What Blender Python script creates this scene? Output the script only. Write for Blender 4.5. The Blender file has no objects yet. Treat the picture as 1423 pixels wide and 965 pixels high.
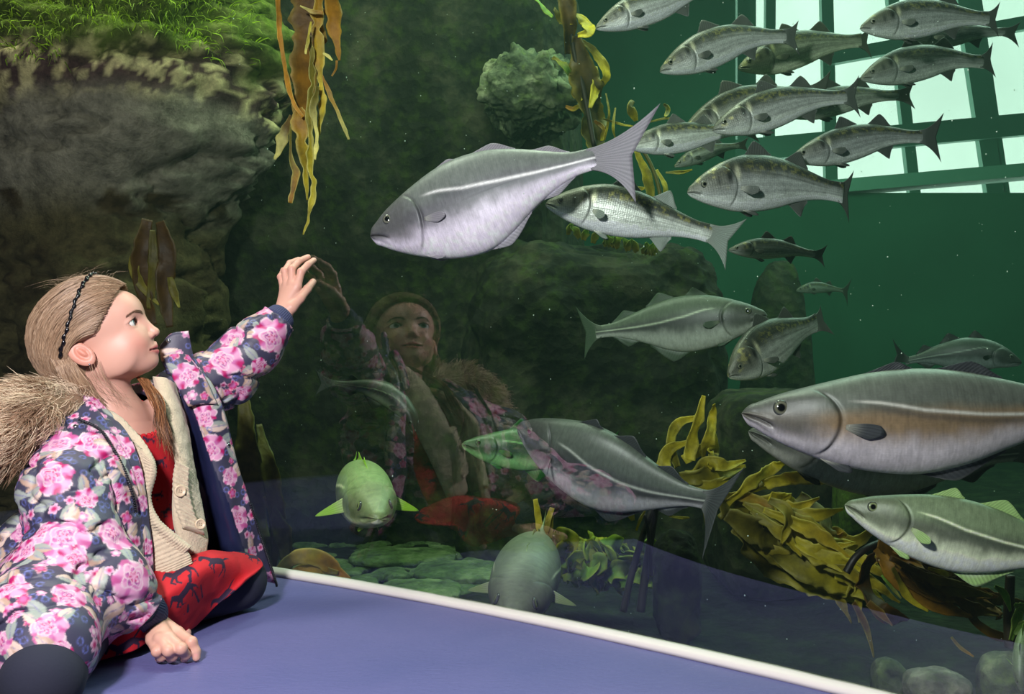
import bpy, math, random
import numpy as np
from mathutils import Vector
from mathutils.bvhtree import BVHTree
PI = math.pi
SC = bpy.context.scene
COL = SC.collection
FPX, HZ, CAMH = 1383.0, 465.0, 0.57      # focal length in pixels, horizon row, camera height over the ledge


def at(px, py, d):
    """the point seen at pixel (px, py) of the 1423x965 frame, d metres in front of the camera"""
    return np.array([(px - 711.5) / FPX * d, d, CAMH + (HZ - py) / FPX * d])


def nrm(v):
    v = np.asarray(v, float)
    return v / (np.linalg.norm(v, axis=-1, keepdims=True) + 1e-12)


def lin(r, g, b):
    def f(c):
        c /= 255.0
        return c / 12.92 if c <= 0.04045 else ((c + 0.055) / 1.055) ** 2.4
    return np.array([f(r), f(g), f(b)])


def smooth(a, b, x):
    t = np.clip((x - a) / (b - a), 0, 1)
    return t * t * (3 - 2 * t)


def mixc(a, b, t):
    t = np.asarray(t)[..., None]
    return a * (1 - t) + b * t


# ---------------------------------------------------------------- noise
_rng = np.random.RandomState(7)
_perm = _rng.permutation(256)
_perm = np.concatenate([_perm, _perm, _perm])
_val = _rng.rand(256) * 2 - 1


def vnoise(P, f=1.0, seed=0):
    P = np.asarray(P, float) * f + seed * 17.31
    I = np.floor(P).astype(int)
    T = P - I
    T = T * T * (3 - 2 * T)
    I &= 255
    out = 0
    for dx in (0, 1):
        wx = T[..., 0] if dx else 1 - T[..., 0]
        a = _perm[(I[..., 0] + dx) & 255]
        for dy in (0, 1):
            wy = T[..., 1] if dy else 1 - T[..., 1]
            b = _perm[(a + I[..., 1] + dy) & 255]
            for dz in (0, 1):
                wz = T[..., 2] if dz else 1 - T[..., 2]
                out = out + wx * wy * wz * _val[_perm[(b + I[..., 2] + dz) & 255]]
    return out


def fbm(P, f=1.0, octv=4, seed=0, gain=0.5):
    a, s, out = 1.0, 0.0, 0
    for k in range(octv):
        out = out + a * vnoise(P, f, seed + k)
        s += a
        a *= gain
        f *= 2.03
    return out / s


# ---------------------------------------------------------------- curves
def cr(pts, n):
    """Catmull-Rom through pts (k, dim) sampled at n values spread evenly over the knots"""
    P = np.asarray(pts, float)
    if len(P) == 2:
        t = np.linspace(0, 1, n)[:, None]
        return P[0] * (1 - t) + P[1] * t
    P = np.vstack([2 * P[0] - P[1], P, 2 * P[-1] - P[-2]])
    k = len(P) - 3
    u = np.linspace(0, k, n)
    i = np.minimum(u.astype(int), k - 1)
    t = (u - i)[:, None]
    a, b, c, d = P[i], P[i + 1], P[i + 2], P[i + 3]
    return 0.5 * (2 * b + (c - a) * t + (2 * a - 5 * b + 4 * c - d) * t ** 2 + (3 * b - a - 3 * c + d) * t ** 3)


def arc(pts, n):
    """Catmull-Rom, resampled evenly by length"""
    C = cr(pts, max(200, n * 4))
    d = np.concatenate([[0], np.cumsum(np.linalg.norm(np.diff(C, axis=0), axis=1))])
    u = np.linspace(0, d[-1], n)
    return np.stack([np.interp(u, d, C[:, k]) for k in range(C.shape[1])], 1), d[-1]


def pw(x, xs, ys):
    """smooth piecewise (monotone-ish) interpolation of a table"""
    xs = np.asarray(xs, float); ys = np.asarray(ys, float)
    m = np.gradient(ys, xs)
    x = np.clip(x, xs[0], xs[-1])
    i = np.clip(np.searchsorted(xs, x) - 1, 0, len(xs) - 2)
    h = xs[i + 1] - xs[i]
    t = (x - xs[i]) / h
    return ((1 + 2 * t) * (1 - t) ** 2 * ys[i] + t * (1 - t) ** 2 * h * m[i]
            + t * t * (3 - 2 * t) * ys[i + 1] + t * t * (t - 1) * h * m[i + 1])


# ---------------------------------------------------------------- objects
def tag(o, label, cat, group=None, kind=None):
    if label: o['label'] = label
    if cat: o['category'] = cat
    if group: o['group'] = group
    if kind: o['kind'] = kind
    return o


def empty(name, loc, label=None, cat=None, group=None):
    o = bpy.data.objects.new(name, None)
    o.location = tuple(float(x) for x in loc)
    o.empty_display_size = 0.05
    COL.objects.link(o)
    return tag(o, label, cat, group)


def origin(o):
    """world origin of an unrotated object chain"""
    p = np.zeros(3)
    while o is not None:
        p += np.array(o.location)
        o = o.parent
    return p


def mesh(name, V, F, mat, parent=None, loc=None, col=None, uv=None, smooth_=True, mats=None, midx=None):
    """link world-space vertices V, faces F as one mesh object (child of parent when given)"""
    V = np.asarray(V, float)
    base = origin(parent) if parent is not None else np.zeros(3)
    if loc is None:
        loc = np.zeros(3) if parent is not None else V.mean(0)
        if parent is None:
            loc[2] = V[:, 2].min()
    else:
        loc = np.asarray(loc, float) - base
    me = bpy.data.meshes.new(name)
    me.from_pydata((V - base - loc).tolist(), [], [tuple(int(i) for i in f) for f in F])
    if col is not None:
        c = np.asarray(col, float)
        if c.ndim == 1: c = np.tile(c, (len(V), 1))
        a = me.color_attributes.new('Col', 'FLOAT_COLOR', 'POINT')
        a.data.foreach_set('color', np.hstack([c, np.ones((len(V), 1))]).astype(np.float32).ravel())
    if uv is not None:
        l = me.uv_layers.new(name='UVMap')
        idx = np.zeros(len(me.loops), int)
        me.loops.foreach_get('vertex_index', idx)
        l.data.foreach_set('uv', np.asarray(uv)[idx].astype(np.float32).ravel())
    for m in (mats or [mat]):
        me.materials.append(m)
    if midx is not None:
        me.polygons.foreach_set('material_index', np.asarray(midx, np.int32))
    me.polygons.foreach_set('use_smooth', np.full(len(me.polygons), bool(smooth_)))
    me.update()
    o = bpy.data.objects.new(name, me)
    COL.objects.link(o)
    if parent is not None: o.parent = parent
    o.location = tuple(loc)
    return o


def gridf(n, m, off=0, wrap=False):
    """quad faces of an n x m grid (m wraps when asked)"""
    i, j = np.meshgrid(np.arange(n - 1), np.arange(m if wrap else m - 1), indexing='ij')
    j2 = (j + 1) % m
    f = np.stack([i * m + j, i * m + j2, (i + 1) * m + j2, (i + 1) * m + j], -1).reshape(-1, 4) + off
    return f.tolist()


class MB:
    """collects pieces into one mesh"""
    def __init__(self): self.V, self.F, self.C, self.n = [], [], [], 0
    def add(self, V, F, c=None):
        V = np.asarray(V, float)
        self.V.append(V)
        self.F += [tuple(int(k) + self.n for k in f) for f in F]
        c = np.array([1., 1., 1.]) if c is None else np.asarray(c, float)
        self.C.append(np.tile(c, (len(V), 1)) if c.ndim == 1 else c)
        self.n += len(V)
        return self
    def out(self): return np.vstack(self.V), self.F, np.vstack(self.C)
    def build(self, name, mat, parent=None, **k):
        V, F, C = self.out()
        return mesh(name, V, F, mat, parent, col=C, **k)


def frames(P):
    """tangent and two normals along a path, parallel transported"""
    T = nrm(np.gradient(P, axis=0))
    ref = np.array([0, 0, 1.]) if abs(T[0, 2]) < 0.9 else np.array([1., 0, 0])
    N = [nrm(np.cross(T[0], ref))]
    for k in range(1, len(P)):
        n = N[-1] - T[k] * np.dot(N[-1], T[k])
        N.append(nrm(n))
    N = np.array(N)
    return T, N, np.cross(T, N)


def tube(P, R, seg=8, flat=1.0):
    """closed tube along P with radius R (scalar or per point)"""
    P = np.asarray(P, float)
    R = np.broadcast_to(np.asarray(R, float), (len(P),))
    T, N, B = frames(P)
    a = np.linspace(0, 2 * PI, seg, endpoint=False)
    V = P[:, None] + R[:, None, None] * (np.cos(a)[None, :, None] * N[:, None] + flat * np.sin(a)[None, :, None] * B[:, None])
    n = len(P)
    F = gridf(n, seg, 0, True)
    V = np.vstack([V.reshape(-1, 3), P[:1], P[-1:]])
    for j in range(seg):
        F.append((n * seg, (j + 1) % seg, j))
        F.append((n * seg + 1, (n - 1) * seg + j, (n - 1) * seg + (j + 1) % seg))
    return V, F


def slab(A, B):
    """two facing grids (n, m, 3) closed into one thin solid"""
    n, m = A.shape[:2]
    V = np.vstack([A.reshape(-1, 3), B.reshape(-1, 3)])
    k = n * m
    F = [f[::-1] for f in gridf(n, m)] + gridf(n, m, k)
    ring = [j for j in range(m)] + [i * m + m - 1 for i in range(1, n)] + [(n - 1) * m + j for j in range(m - 2, -1, -1)] + [i * m for i in range(n - 2, 0, -1)]
    for a, b in zip(ring, ring[1:] + ring[:1]):
        F.append((a, b, b + k, a + k))
    return V, F


def sheet(ctrl, n, m, th=0.003):
    """ctrl: rows of world points; a cloth sheet through them, n x m, with thickness th"""
    rows = [cr(np.array(r), m) for r in ctrl]
    G = np.stack([cr(np.array([r[j] for r in rows]), n) for j in range(m)], 1)
    return G


def gnormals(G):
    du = np.gradient(G, axis=0); dv = np.gradient(G, axis=1)
    return nrm(np.cross(du, dv))


def box(c, s, R=None):
    c = np.asarray(c, float); s = np.asarray(s, float) / 2
    V = np.array([[x, y, z] for x in (-1, 1) for y in (-1, 1) for z in (-1, 1)], float) * s
    if R is not None: V = V @ np.asarray(R).T
    F = [(0, 1, 3, 2), (4, 6, 7, 5), (0, 4, 5, 1), (2, 3, 7, 6), (0, 2, 6, 4), (1, 5, 7, 3)]
    return V + c, F


def ball(c, r, nu=12, nv=18, R=None):
    a = np.linspace(0, PI, nu); b = np.linspace(0, 2 * PI, nv, endpoint=False)
    V = np.stack([np.sin(a)[:, None] * np.cos(b), np.sin(a)[:, None] * np.sin(b), np.repeat(np.cos(a)[:, None], nv, 1)], -1).reshape(-1, 3) * np.asarray(r, float)
    if R is not None: V = V @ np.asarray(R).T
    return V + np.asarray(c, float), gridf(nu, nv, 0, True)


# ---------------------------------------------------------------- materials
def newmat(name):
    m = bpy.data.materials.new(name)
    m.use_nodes = True
    nt = m.node_tree
    for n in list(nt.nodes): nt.nodes.remove(n)
    o = nt.nodes.new('ShaderNodeOutputMaterial')
    return m, nt, o


def N(nt, t, **k):
    n = nt.nodes.new(t)
    for a, v in k.items():
        if a in n.inputs: n.inputs[a].default_value = v
        else: setattr(n, a, v)
    return n


def mat_col(name, rough=0.6, metal=0.0, spec=0.5, bump=None, color=None, sheen=0.0, transl=0.0, coat=0.0, sss=0.0, mottle=None):
    """principled material; base from the 'Col' attribute unless color is given; bump = (kind, scale, strength)"""
    m, nt, o = newmat(name)
    p = N(nt, 'ShaderNodeBsdfPrincipled')
    p.inputs['Roughness'].default_value = rough
    p.inputs['Metallic'].default_value = metal
    p.inputs['Specular IOR Level'].default_value = spec
    p.inputs['Sheen Weight'].default_value = sheen
    p.inputs['Coat Weight'].default_value = coat
    if sss:
        p.inputs['Subsurface Weight'].default_value = sss
        p.inputs['Subsurface Radius'].default_value = (0.010, 0.004, 0.002)
        p.inputs['Subsurface Scale'].default_value = 0.6
    if color is None:
        a = N(nt, 'ShaderNodeAttribute', attribute_name='Col')
        csock = a.outputs['Color']
    else:
        c = N(nt, 'ShaderNodeRGB'); c.outputs[0].default_value = (*color, 1)
        csock = c.outputs[0]
    tc = N(nt, 'ShaderNodeTexCoord')
    if mottle:
        nz = N(nt, 'ShaderNodeTexNoise', Scale=mottle[0], Detail=5.0, Roughness=0.65)
        nt.links.new(tc.outputs['Object'], nz.inputs['Vector'])
        mr = N(nt, 'ShaderNodeMapRange'); mr.inputs['From Min'].default_value = 0.3; mr.inputs['From Max'].default_value = 0.7
        mr.inputs['To Min'].default_value = 1 - mottle[1]; mr.inputs['To Max'].default_value = 1 + mottle[1]
        nt.links.new(nz.outputs['Fac'], mr.inputs['Value'])
        mx = N(nt, 'ShaderNodeVectorMath', operation='SCALE')
        nt.links.new(csock, mx.inputs[0]); nt.links.new(mr.outputs[0], mx.inputs['Scale'])
        csock = mx.outputs[0]
    nt.links.new(csock, p.inputs['Base Color'])
    if bump:
        kind, sc_, st = bump
        if kind == 'noise':
            t = N(nt, 'ShaderNodeTexNoise', Scale=sc_, Detail=6.0)
            nt.links.new(tc.outputs['Object'], t.inputs['Vector']); s = t.outputs['Fac']
        elif kind == 'weave':
            t = N(nt, 'ShaderNodeTexWave', Scale=sc_, Distortion=1.5)
            nt.links.new(tc.outputs['Object'], t.inputs['Vector']); s = t.outputs['Fac']
        elif kind == 'scale':
            t = N(nt, 'ShaderNodeTexVoronoi', Scale=sc_)
            nt.links.new(tc.outputs['UV'], t.inputs['Vector']); s = t.outputs['Distance']
        b = N(nt, 'ShaderNodeBump', Strength=st, Distance=0.004)
        nt.links.new(s, b.inputs['Height']); nt.links.new(b.outputs[0], p.inputs['Normal'])
    out = p.outputs[0]
    if transl:
        tr = N(nt, 'ShaderNodeBsdfTranslucent'); nt.links.new(csock, tr.inputs['Color'])
        mx = N(nt, 'ShaderNodeMixShader', Fac=transl)
        nt.links.new(out, mx.inputs[1]); nt.links.new(tr.outputs[0], mx.inputs[2]); out = mx.outputs[0]
    nt.links.new(out, o.inputs['Surface'])
    return m


# ---------------------------------------------------------------- signed distance modelling
def smin(a, b, k):
    h = np.clip(0.5 + 0.5 * (b - a) / k, 0, 1)
    return b * (1 - h) + a * h - k * h * (1 - h)


def smax(a, b, k): return -smin(-a, -b, k)


def s_cone(P, a, b, ra, rb):
    """capsule from a to b with radii ra, rb"""
    a = np.asarray(a, float); b = np.asarray(b, float)
    d = b - a
    t = np.clip(((P - a) @ d) / (d @ d + 1e-12), 0, 1)
    q = P - a - t[:, None] * d
    return np.sqrt((q * q).sum(1)) - (ra + (rb - ra) * t)


def s_ell(P, c, r, R=None):
    """ellipsoid; rows of R are its axes"""
    q = P - np.asarray(c, float)
    if R is not None: q = q @ np.asarray(R).T
    r = np.asarray(r, float)
    k0 = np.sqrt(((q / r) ** 2).sum(1)); k1 = np.sqrt(((q / r ** 2) ** 2).sum(1)) + 1e-9
    return np.where(k0 < 1e-4, -r.min(), k0 * (k0 - 1) / k1)


def sdf_mesh(fn, lo, hi, h, margin=1.9):
    """surface nets of fn(P) = 0 inside the box lo..hi, cell size h; evaluates only near the surface"""
    lo = np.asarray(lo, float); hi = np.asarray(hi, float)
    B = 4
    nb = np.ceil((hi - lo) / (h * B)).astype(int)
    n = nb * B + 1
    g = np.stack(np.meshgrid(*[np.arange(k) for k in nb], indexing='ij'), -1).reshape(-1, 3)
    cen = lo + (g + 0.5) * B * h
    d = np.concatenate([fn(c) for c in np.array_split(cen, max(1, len(cen) // 200000))])
    act = g[np.abs(d) < margin * B * h]
    val = np.full(n, np.nan, np.float32)
    o = np.stack(np.meshgrid(*[np.arange(B + 1)] * 3, indexing='ij'), -1).reshape(-1, 3)
    idx = (act[:, None] * B + o[None]).reshape(-1, 3)
    flat = np.unique(np.ravel_multi_index(idx.T, n))
    ijk = np.stack(np.unravel_index(flat, n), 1)
    vv = np.concatenate([fn(lo + c * h) for c in np.array_split(ijk, max(1, len(ijk) // 200000))])
    val.ravel()[flat] = vv
    # cells of the active blocks
    oc = np.stack(np.meshgrid(*[np.arange(B)] * 3, indexing='ij'), -1).reshape(-1, 3)
    cells = (act[:, None] * B + oc[None]).reshape(-1, 3)
    corner = np.array([[x, y, z] for x in (0, 1) for y in (0, 1) for z in (0, 1)])
    cv = np.stack([val[cells[:, 0] + c[0], cells[:, 1] + c[1], cells[:, 2] + c[2]] for c in corner], 1)
    s = cv < 0
    k = s.any(1) & ~s.all(1)
    cells, cv, s = cells[k], cv[k], s[k]
    acc = np.zeros((len(cells), 3)); cnt = np.zeros(len(cells))
    for a in range(8):
        for b in range(a + 1, 8):
            dd = corner[b] - corner[a]
            if np.abs(dd).sum() != 1: continue
            m = s[:, a] != s[:, b]
            t = cv[m, a] / (cv[m, a] - cv[m, b])
            acc[m] += corner[a] + t[:, None] * dd
            cnt[m] += 1
    V = lo + (cells + acc / cnt[:, None]) * h
    vid = {}
    cid = np.ravel_multi_index(cells.T, n)
    order = np.argsort(cid); sc = cid[order]
    def look(c):
        q = np.ravel_multi_index(c.T, n)
        p = np.searchsorted(sc, q)
        p = np.minimum(p, len(sc) - 1)
        return np.where(sc[p] == q, order[p], -1)
    F = []
    for ax in range(3):
        e = np.eye(3, dtype=int)[ax]
        u = np.eye(3, dtype=int)[(ax + 1) % 3]; w = np.eye(3, dtype=int)[(ax + 2) % 3]
        b = int(np.where((corner == e).all(1))[0][0])
        m = (s[:, 0] != s[:, b]) & (cells[:, (ax + 1) % 3] > 0) & (cells[:, (ax + 2) % 3] > 0)
        c = cells[m]
        q = np.stack([look(c), look(c - u), look(c - u - w), look(c - w)], 1)
        fl = s[m, 0]
        ok = (q >= 0).all(1)
        q, fl = q[ok], fl[ok]
        q[~fl] = q[~fl][:, ::-1]
        F.append(q)
    F = np.vstack(F)
    return V, F
SKY_E = 1.6
W_ABS, W_COL = 0.2, (0.45, 0.74, 0.57, 1)
W_SCAT = 0.013
# ================================================================ the setting
# the viewing window bends gently; its foot is the white bead along the ledge
_gp = np.array([at(px, py, FPX * CAMH / (py - HZ))[:2] for px, py in ((385, 800), (520, 819), (660, 845), (860, 893), (1003, 923), (1196, 965))])
_cf = np.polyfit(_gp[:, 0], _gp[:, 1], 2)
_x = np.concatenate([np.linspace(-1.8, _gp[0, 0], 30), np.linspace(_gp[0, 0], _gp[-1, 0], 30)[1:], np.linspace(_gp[-1, 0], 1.5, 30)[1:]])
_xc = np.clip(_x, _gp[0, 0], _gp[-1, 0])
_y = np.polyval(_cf, _xc) + (2 * _cf[0] * _xc + _cf[1]) * (_x - _xc)
GPATH = arc(np.stack([_x, _y, 0 * _x], 1), 90)[0][:, :2]
GN = nrm(np.stack([-np.gradient(GPATH[:, 1]), np.gradient(GPATH[:, 0])], 1))      # points into the tank
GTOP, SEABED = 2.3, -0.30


def gd(px):
    """depth of the window seen at column px"""
    r = (px - 711.5) / FPX
    k = GPATH[:, 0] / GPATH[:, 1]
    return float(np.interp(r, k, GPATH[:, 1]))


def extr(path, zs):
    return np.array([[(*p, z) for z in zs] for p in path])


def mat_glass(name, refl):
    m, nt, o = newmat(name)
    t = N(nt, 'ShaderNodeBsdfTransparent'); t.inputs['Color'].default_value = (0.93, 0.98, 0.96, 1) if refl else (1, 1, 1, 1)
    if refl:
        g = N(nt, 'ShaderNodeBsdfGlossy', Roughness=0.0); g.inputs['Color'].default_value = (1, 1, 1, 1)
        fr = N(nt, 'ShaderNodeLayerWeight', Blend=0.5)
        pw_ = N(nt, 'ShaderNodeMath', operation='POWER'); pw_.inputs[1].default_value = 3.0
        nt.links.new(fr.outputs['Facing'], pw_.inputs[0])
        mr = N(nt, 'ShaderNodeMath', operation='MULTIPLY_ADD'); mr.inputs[1].default_value = 0.35; mr.inputs[2].default_value = refl
        mx = N(nt, 'ShaderNodeMixShader')
        nt.links.new(pw_.outputs[0], mr.inputs[0]); nt.links.new(mr.outputs[0], mx.inputs[0])
        nt.links.new(t.outputs[0], mx.inputs[1]); nt.links.new(g.outputs[0], mx.inputs[2])
        nt.links.new(mx.outputs[0], o.inputs['Surface'])
    else:
        nt.links.new(t.outputs[0], o.inputs['Surface'])
    return m


_zs = [-0.02, GTOP]
front = extr(GPATH, _zs); back = extr(GPATH + 0.03 * GN, _zs)
mb = MB()
nG = len(GPATH)
ff = gridf(nG, 2)
q = front.reshape(-1, 3)
if np.dot(np.cross(q[ff[0][1]] - q[ff[0][0]], q[ff[0][2]] - q[ff[0][0]])[:2], GN[0]) > 0: ff = [f[::-1] for f in ff]
mb.add(q, ff); mb.add(back.reshape(-1, 3), [f[::-1] for f in ff])
for k in (0, 1):
    mb.add(np.vstack([front[:, k], back[:, k]]), [(i, i + 1, nG + i + 1, nG + i) for i in range(nG - 1)])
for k in (0, nG - 1):
    mb.add(np.vstack([front[k], back[k]]), [(0, 1, 3, 2)])
V, F, _c = mb.out()
nf = len(ff)
win = mesh('window_1', V, F, None, mats=[mat_glass('acrylic front', 0.095), mat_glass('acrylic back', 0)], midx=[0] * nf + [1] * (len(F) - nf))
tag(win, 'large clear acrylic viewing window of the fish tank, mirroring the girl faintly', 'window', kind='structure')

# the sealant bead at its foot
n = len(GPATH)
prof = [(-0.021, 0.0), (-0.022, 0.007), (-0.016, 0.013), (-0.006, 0.016), (0.0, 0.017), (0.0, 0.0)]
P3 = np.hstack([GPATH, np.zeros((n, 1))])
wob = 0.0012 * fbm(P3, 9, 3, 5)
BV = np.array([[(*(GPATH[i] + (o + wob[i]) * GN[i]), z + (wob[i] if z > .005 else 0)) for o, z in prof] for i in range(n)])
V = BV.reshape(-1, 3); F = gridf(n, len(prof), 0, True)
tag(mesh('trim_1', V, F, mat_col('white sealant', 0.45, color=lin(205, 200, 195))), 'white sealant bead along the foot of the window', 'trim', kind='structure')

# the blue ledge the girl sits on
eo = np.array([(-2.2, 1.42), (-0.85, 1.50), (-0.324, 1.47), (0.05, 1.33), (0.382, 1.12), (0.9, 0.72), (1.4, 0.3)])
E = cr(np.hstack([eo, np.zeros((len(eo), 1))]), n)[:, :2]
k = np.linspace(0, 1, 24)[None, :, None]
top = GPATH[:, None] * (1 - k) + E[:, None] * k
A = np.concatenate([top, np.zeros((n, 24, 1))], 2)
A[..., 2] += 0.0006 * fbm(A, 14, 2, 3)
Bq = A.copy(); Bq[..., 2] = -0.42
V, F = slab(Bq, A)


def mat_ledge():
    m, nt, o = newmat('blue vinyl')
    p = N(nt, 'ShaderNodeBsdfPrincipled', Roughness=0.5)
    p.inputs['Specular IOR Level'].default_value = 0.35
    tc = N(nt, 'ShaderNodeTexCoord')
    nz = N(nt, 'ShaderNodeTexNoise', Scale=3.0, Detail=3.0)
    nt.links.new(tc.outputs['Object'], nz.inputs['Vector'])
    cr_ = N(nt, 'ShaderNodeValToRGB')
    cr_.color_ramp.elements[0].position = 0.3; cr_.color_ramp.elements[0].color = (*lin(84, 87, 137), 1)
    cr_.color_ramp.elements[1].position = 0.75; cr_.color_ramp.elements[1].color = (*lin(99, 97, 147), 1)
    nt.links.new(nz.outputs['Fac'], cr_.inputs[0]); nt.links.new(cr_.outputs[0], p.inputs['Base Color'])
    mp = N(nt, 'ShaderNodeMapping'); mp.inputs['Scale'].default_value = (1, 2.6, 1); mp.inputs['Rotation'].default_value = (0, 0, .5)
    nt.links.new(tc.outputs['Object'], mp.inputs[0])
    n2 = N(nt, 'ShaderNodeTexNoise', Scale=75.0, Detail=3.0); nt.links.new(mp.outputs[0], n2.inputs['Vector'])
    b = N(nt, 'ShaderNodeBump', Strength=0.35, Distance=0.003)
    nt.links.new(n2.outputs['Fac'], b.inputs['Height']); nt.links.new(b.outputs[0], p.inputs['Normal'])
    nt.links.new(p.outputs[0], o.inputs['Surface'])
    return m


tag(mesh('floor', V, F, mat_ledge(), loc=(0, 1.5, -0.42)), 'blue vinyl covered ledge in front of the tank window', 'ledge', kind='structure')

# ---------------------------------------------------------------- rock
def mat_rock(name, dark, mid, pale, green, gamt=0.5, sc_=3.0, bump=0.7):
    m, nt, o = newmat(name)
    p = N(nt, 'ShaderNodeBsdfPrincipled', Roughness=0.9)
    p.inputs['Specular IOR Level'].default_value = 0.15
    tc = N(nt, 'ShaderNodeTexCoord')
    n1 = N(nt, 'ShaderNodeTexNoise', Scale=sc_ * 1.6, Detail=9.0, Roughness=0.68)
    n2 = N(nt, 'ShaderNodeTexNoise', Scale=sc_ * 4.5, Detail=6.0, Roughness=0.7)
    n3 = N(nt, 'ShaderNodeTexVoronoi', Scale=sc_ * 7.0)
    for q in (n1, n2, n3): nt.links.new(tc.outputs['Object'], q.inputs['Vector'])
    r = N(nt, 'ShaderNodeValToRGB')
    e = r.color_ramp.elements
    e[0].position = 0.36; e[0].color = (*dark, 1)
    e[1].position = 0.66; e[1].color = (*pale, 1)
    x = e.new(0.5); x.color = (*mid, 1)
    nt.links.new(n1.outputs['Fac'], r.inputs[0])
    g = N(nt, 'ShaderNodeMapRange'); g.inputs['From Min'].default_value = 0.48; g.inputs['From Max'].default_value = 0.66
    g.inputs['To Max'].default_value = gamt
    nt.links.new(n2.outputs['Fac'], g.inputs[0])
    mx = N(nt, 'ShaderNodeMix', data_type='RGBA')
    nt.links.new(g.outputs[0], mx.inputs['Factor']); nt.links.new(r.outputs[0], mx.inputs['A']); mx.inputs['B'].default_value = (*green, 1)
    nt.links.new(mx.outputs['Result'], p.inputs['Base Color'])
    ad = N(nt, 'ShaderNodeMath', operation='MULTIPLY_ADD'); ad.inputs[1].default_value = 0.5
    nt.links.new(n3.outputs['Distance'], ad.inputs[0]); nt.links.new(n1.outputs['Fac'], ad.inputs[2])
    b = N(nt, 'ShaderNodeBump', Strength=bump, Distance=0.03)
    nt.links.new(ad.outputs[0], b.inputs['Height']); nt.links.new(b.outputs[0], p.inputs['Normal'])
    nt.links.new(p.outputs[0], o.inputs['Surface'])
    return m


R_DARK = mat_rock('dark weedy rock', lin(18, 21, 16), lin(34, 38, 27), lin(66, 66, 48), lin(56, 72, 24), 0.55)
R_OUT = mat_rock('mossy outcrop', lin(40, 48, 36), lin(86, 96, 72), lin(150, 156, 120), lin(104, 124, 60), 0.5, 5)
R_GREEN = mat_rock('green weedy rock', lin(30, 42, 16), lin(62, 80, 30), lin(100, 124, 50), lin(84, 116, 26), 0.7)
R_BED = mat_rock('pale bed', lin(54, 66, 44), lin(84, 104, 66), lin(124, 142, 98), lin(78, 112, 46), 0.5, 7)
R_BEDD = mat_rock('dark bed', lin(14, 18, 12), lin(26, 33, 20), lin(46, 56, 34), lin(28, 42, 17), 0.5, 5)
R_STONE = mat_rock('stone', lin(84, 84, 76), lin(124, 122, 110), lin(168, 164, 146), lin(104, 116, 70), 0.35, 6)


def sphere_grid(nu, nv):
    a = np.linspace(0, PI, nu); b = np.linspace(0, 2 * PI, nv, endpoint=False)
    return np.stack([np.sin(a)[:, None] * np.cos(b), np.sin(a)[:, None] * np.sin(b), np.repeat(np.cos(a)[:, None], nv, 1)], -1).reshape(-1, 3), gridf(nu, nv, 0, True)


def rock_v(c, r, sq=0.5, rough=0.12, seed=0, nu=60, nv=90, f=2.0, rotz=0.0, taper=0.0, fine=0.35):
    S, F = sphere_grid(nu, nv)
    k = np.abs(S) ** (1 - sq) * np.sign(S)
    r = np.asarray(r, float)
    V = k * r
    t = 1 - taper * (k[:, 2:3] * 0.5 + 0.5)
    V[:, :2] *= t
    m = r.min()
    Q = V / m
    d = fbm(Q, f * 0.6, 5, seed) * rough + fine * rough * (0.6 - np.abs(fbm(Q, f * 2.2, 4, seed + 9)))
    V = V + nrm(S / r) * (d * m)[:, None]
    c_, s_ = math.cos(rotz), math.sin(rotz)
    V = V @ np.array([[c_, s_, 0], [-s_, c_, 0], [0, 0, 1]])
    return V + np.asarray(c, float), F


def rock(name, c, r, mat, label, cat='rock', kind=None, group=None, **k):
    V, F = rock_v(c, r, **k)
    return tag(mesh(name, V, F, mat), label, cat, group, kind)


def uwp(px, py, d):
    return at(px, py, d)


# the great rock face behind the fish
c = at(470, 465, 5.0)
rock('rock_wall', (c[0] - 0.12, 5.0, 1.2), (1.25, 0.9, 2.4), R_DARK, 'tall dark weed-covered rock face behind the reflection of the girl', 'rock', sq=0.72, rough=0.20, seed=3, nu=170, nv=230, f=2.2, fine=0.5)
c = at(732, 134, 4.07)
rock('rock_outcrop', c, (0.18, 0.3, 0.13), R_OUT, 'pale knobbly outcrop high on the rock face above the silver pollack', 'rock', sq=0.2, rough=0.75, seed=8, f=2.2, fine=.6)
c = at(820, 600, 4.15)
rock('rock_ledge', (c[0], 4.2, 0.18), (0.50, 0.45, 0.75), R_DARK, 'dark stepped rock under the flat tail of the spotted bass', 'rock', sq=0.6, rough=0.25, seed=12, nu=110, nv=150, f=2.4)
c = at(960, 520, 5.4)
rock('green_boulder', (c[0], 5.5, 0.25), (0.14, 0.3, 0.66), R_GREEN, 'green topped boulder beside the dark stepped rock', 'rock', sq=0.5, rough=0.2, seed=21)
c = at(1086, 470, 4.9)
rock('rock_pinnacle', (c[0], 4.95, 0.3), (0.23, 0.2, 0.64), R_DARK, 'tapering rock pinnacle behind the diving bass', 'rock', sq=0.45, rough=0.15, seed=30, taper=0.55)
c = at(1070, 640, 3.4)
rock('rock_block', (c[0], 3.45, 0.03), (0.19, 0.24, 0.34), R_DARK, 'squat dark mossy block under the rock pinnacle', 'rock', sq=0.6, rough=0.15, seed=33)
c = at(1196, 700, 3.1)
rock('mossy_post', (c[0], 3.12, 0.0), (0.07, 0.09, 0.28), R_GREEN, 'narrow bright green mossy rock behind the yellow kelp', 'rock', sq=0.4, rough=0.25, seed=35)
c = at(945, 800, 2.75)
rock('kelp_stone', (c[0], 2.8, -0.14), (0.06, 0.08, 0.15), R_DARK, 'upright grey stone among the kelp stems', 'rock', sq=0.4, rough=0.3, seed=36)

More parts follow.
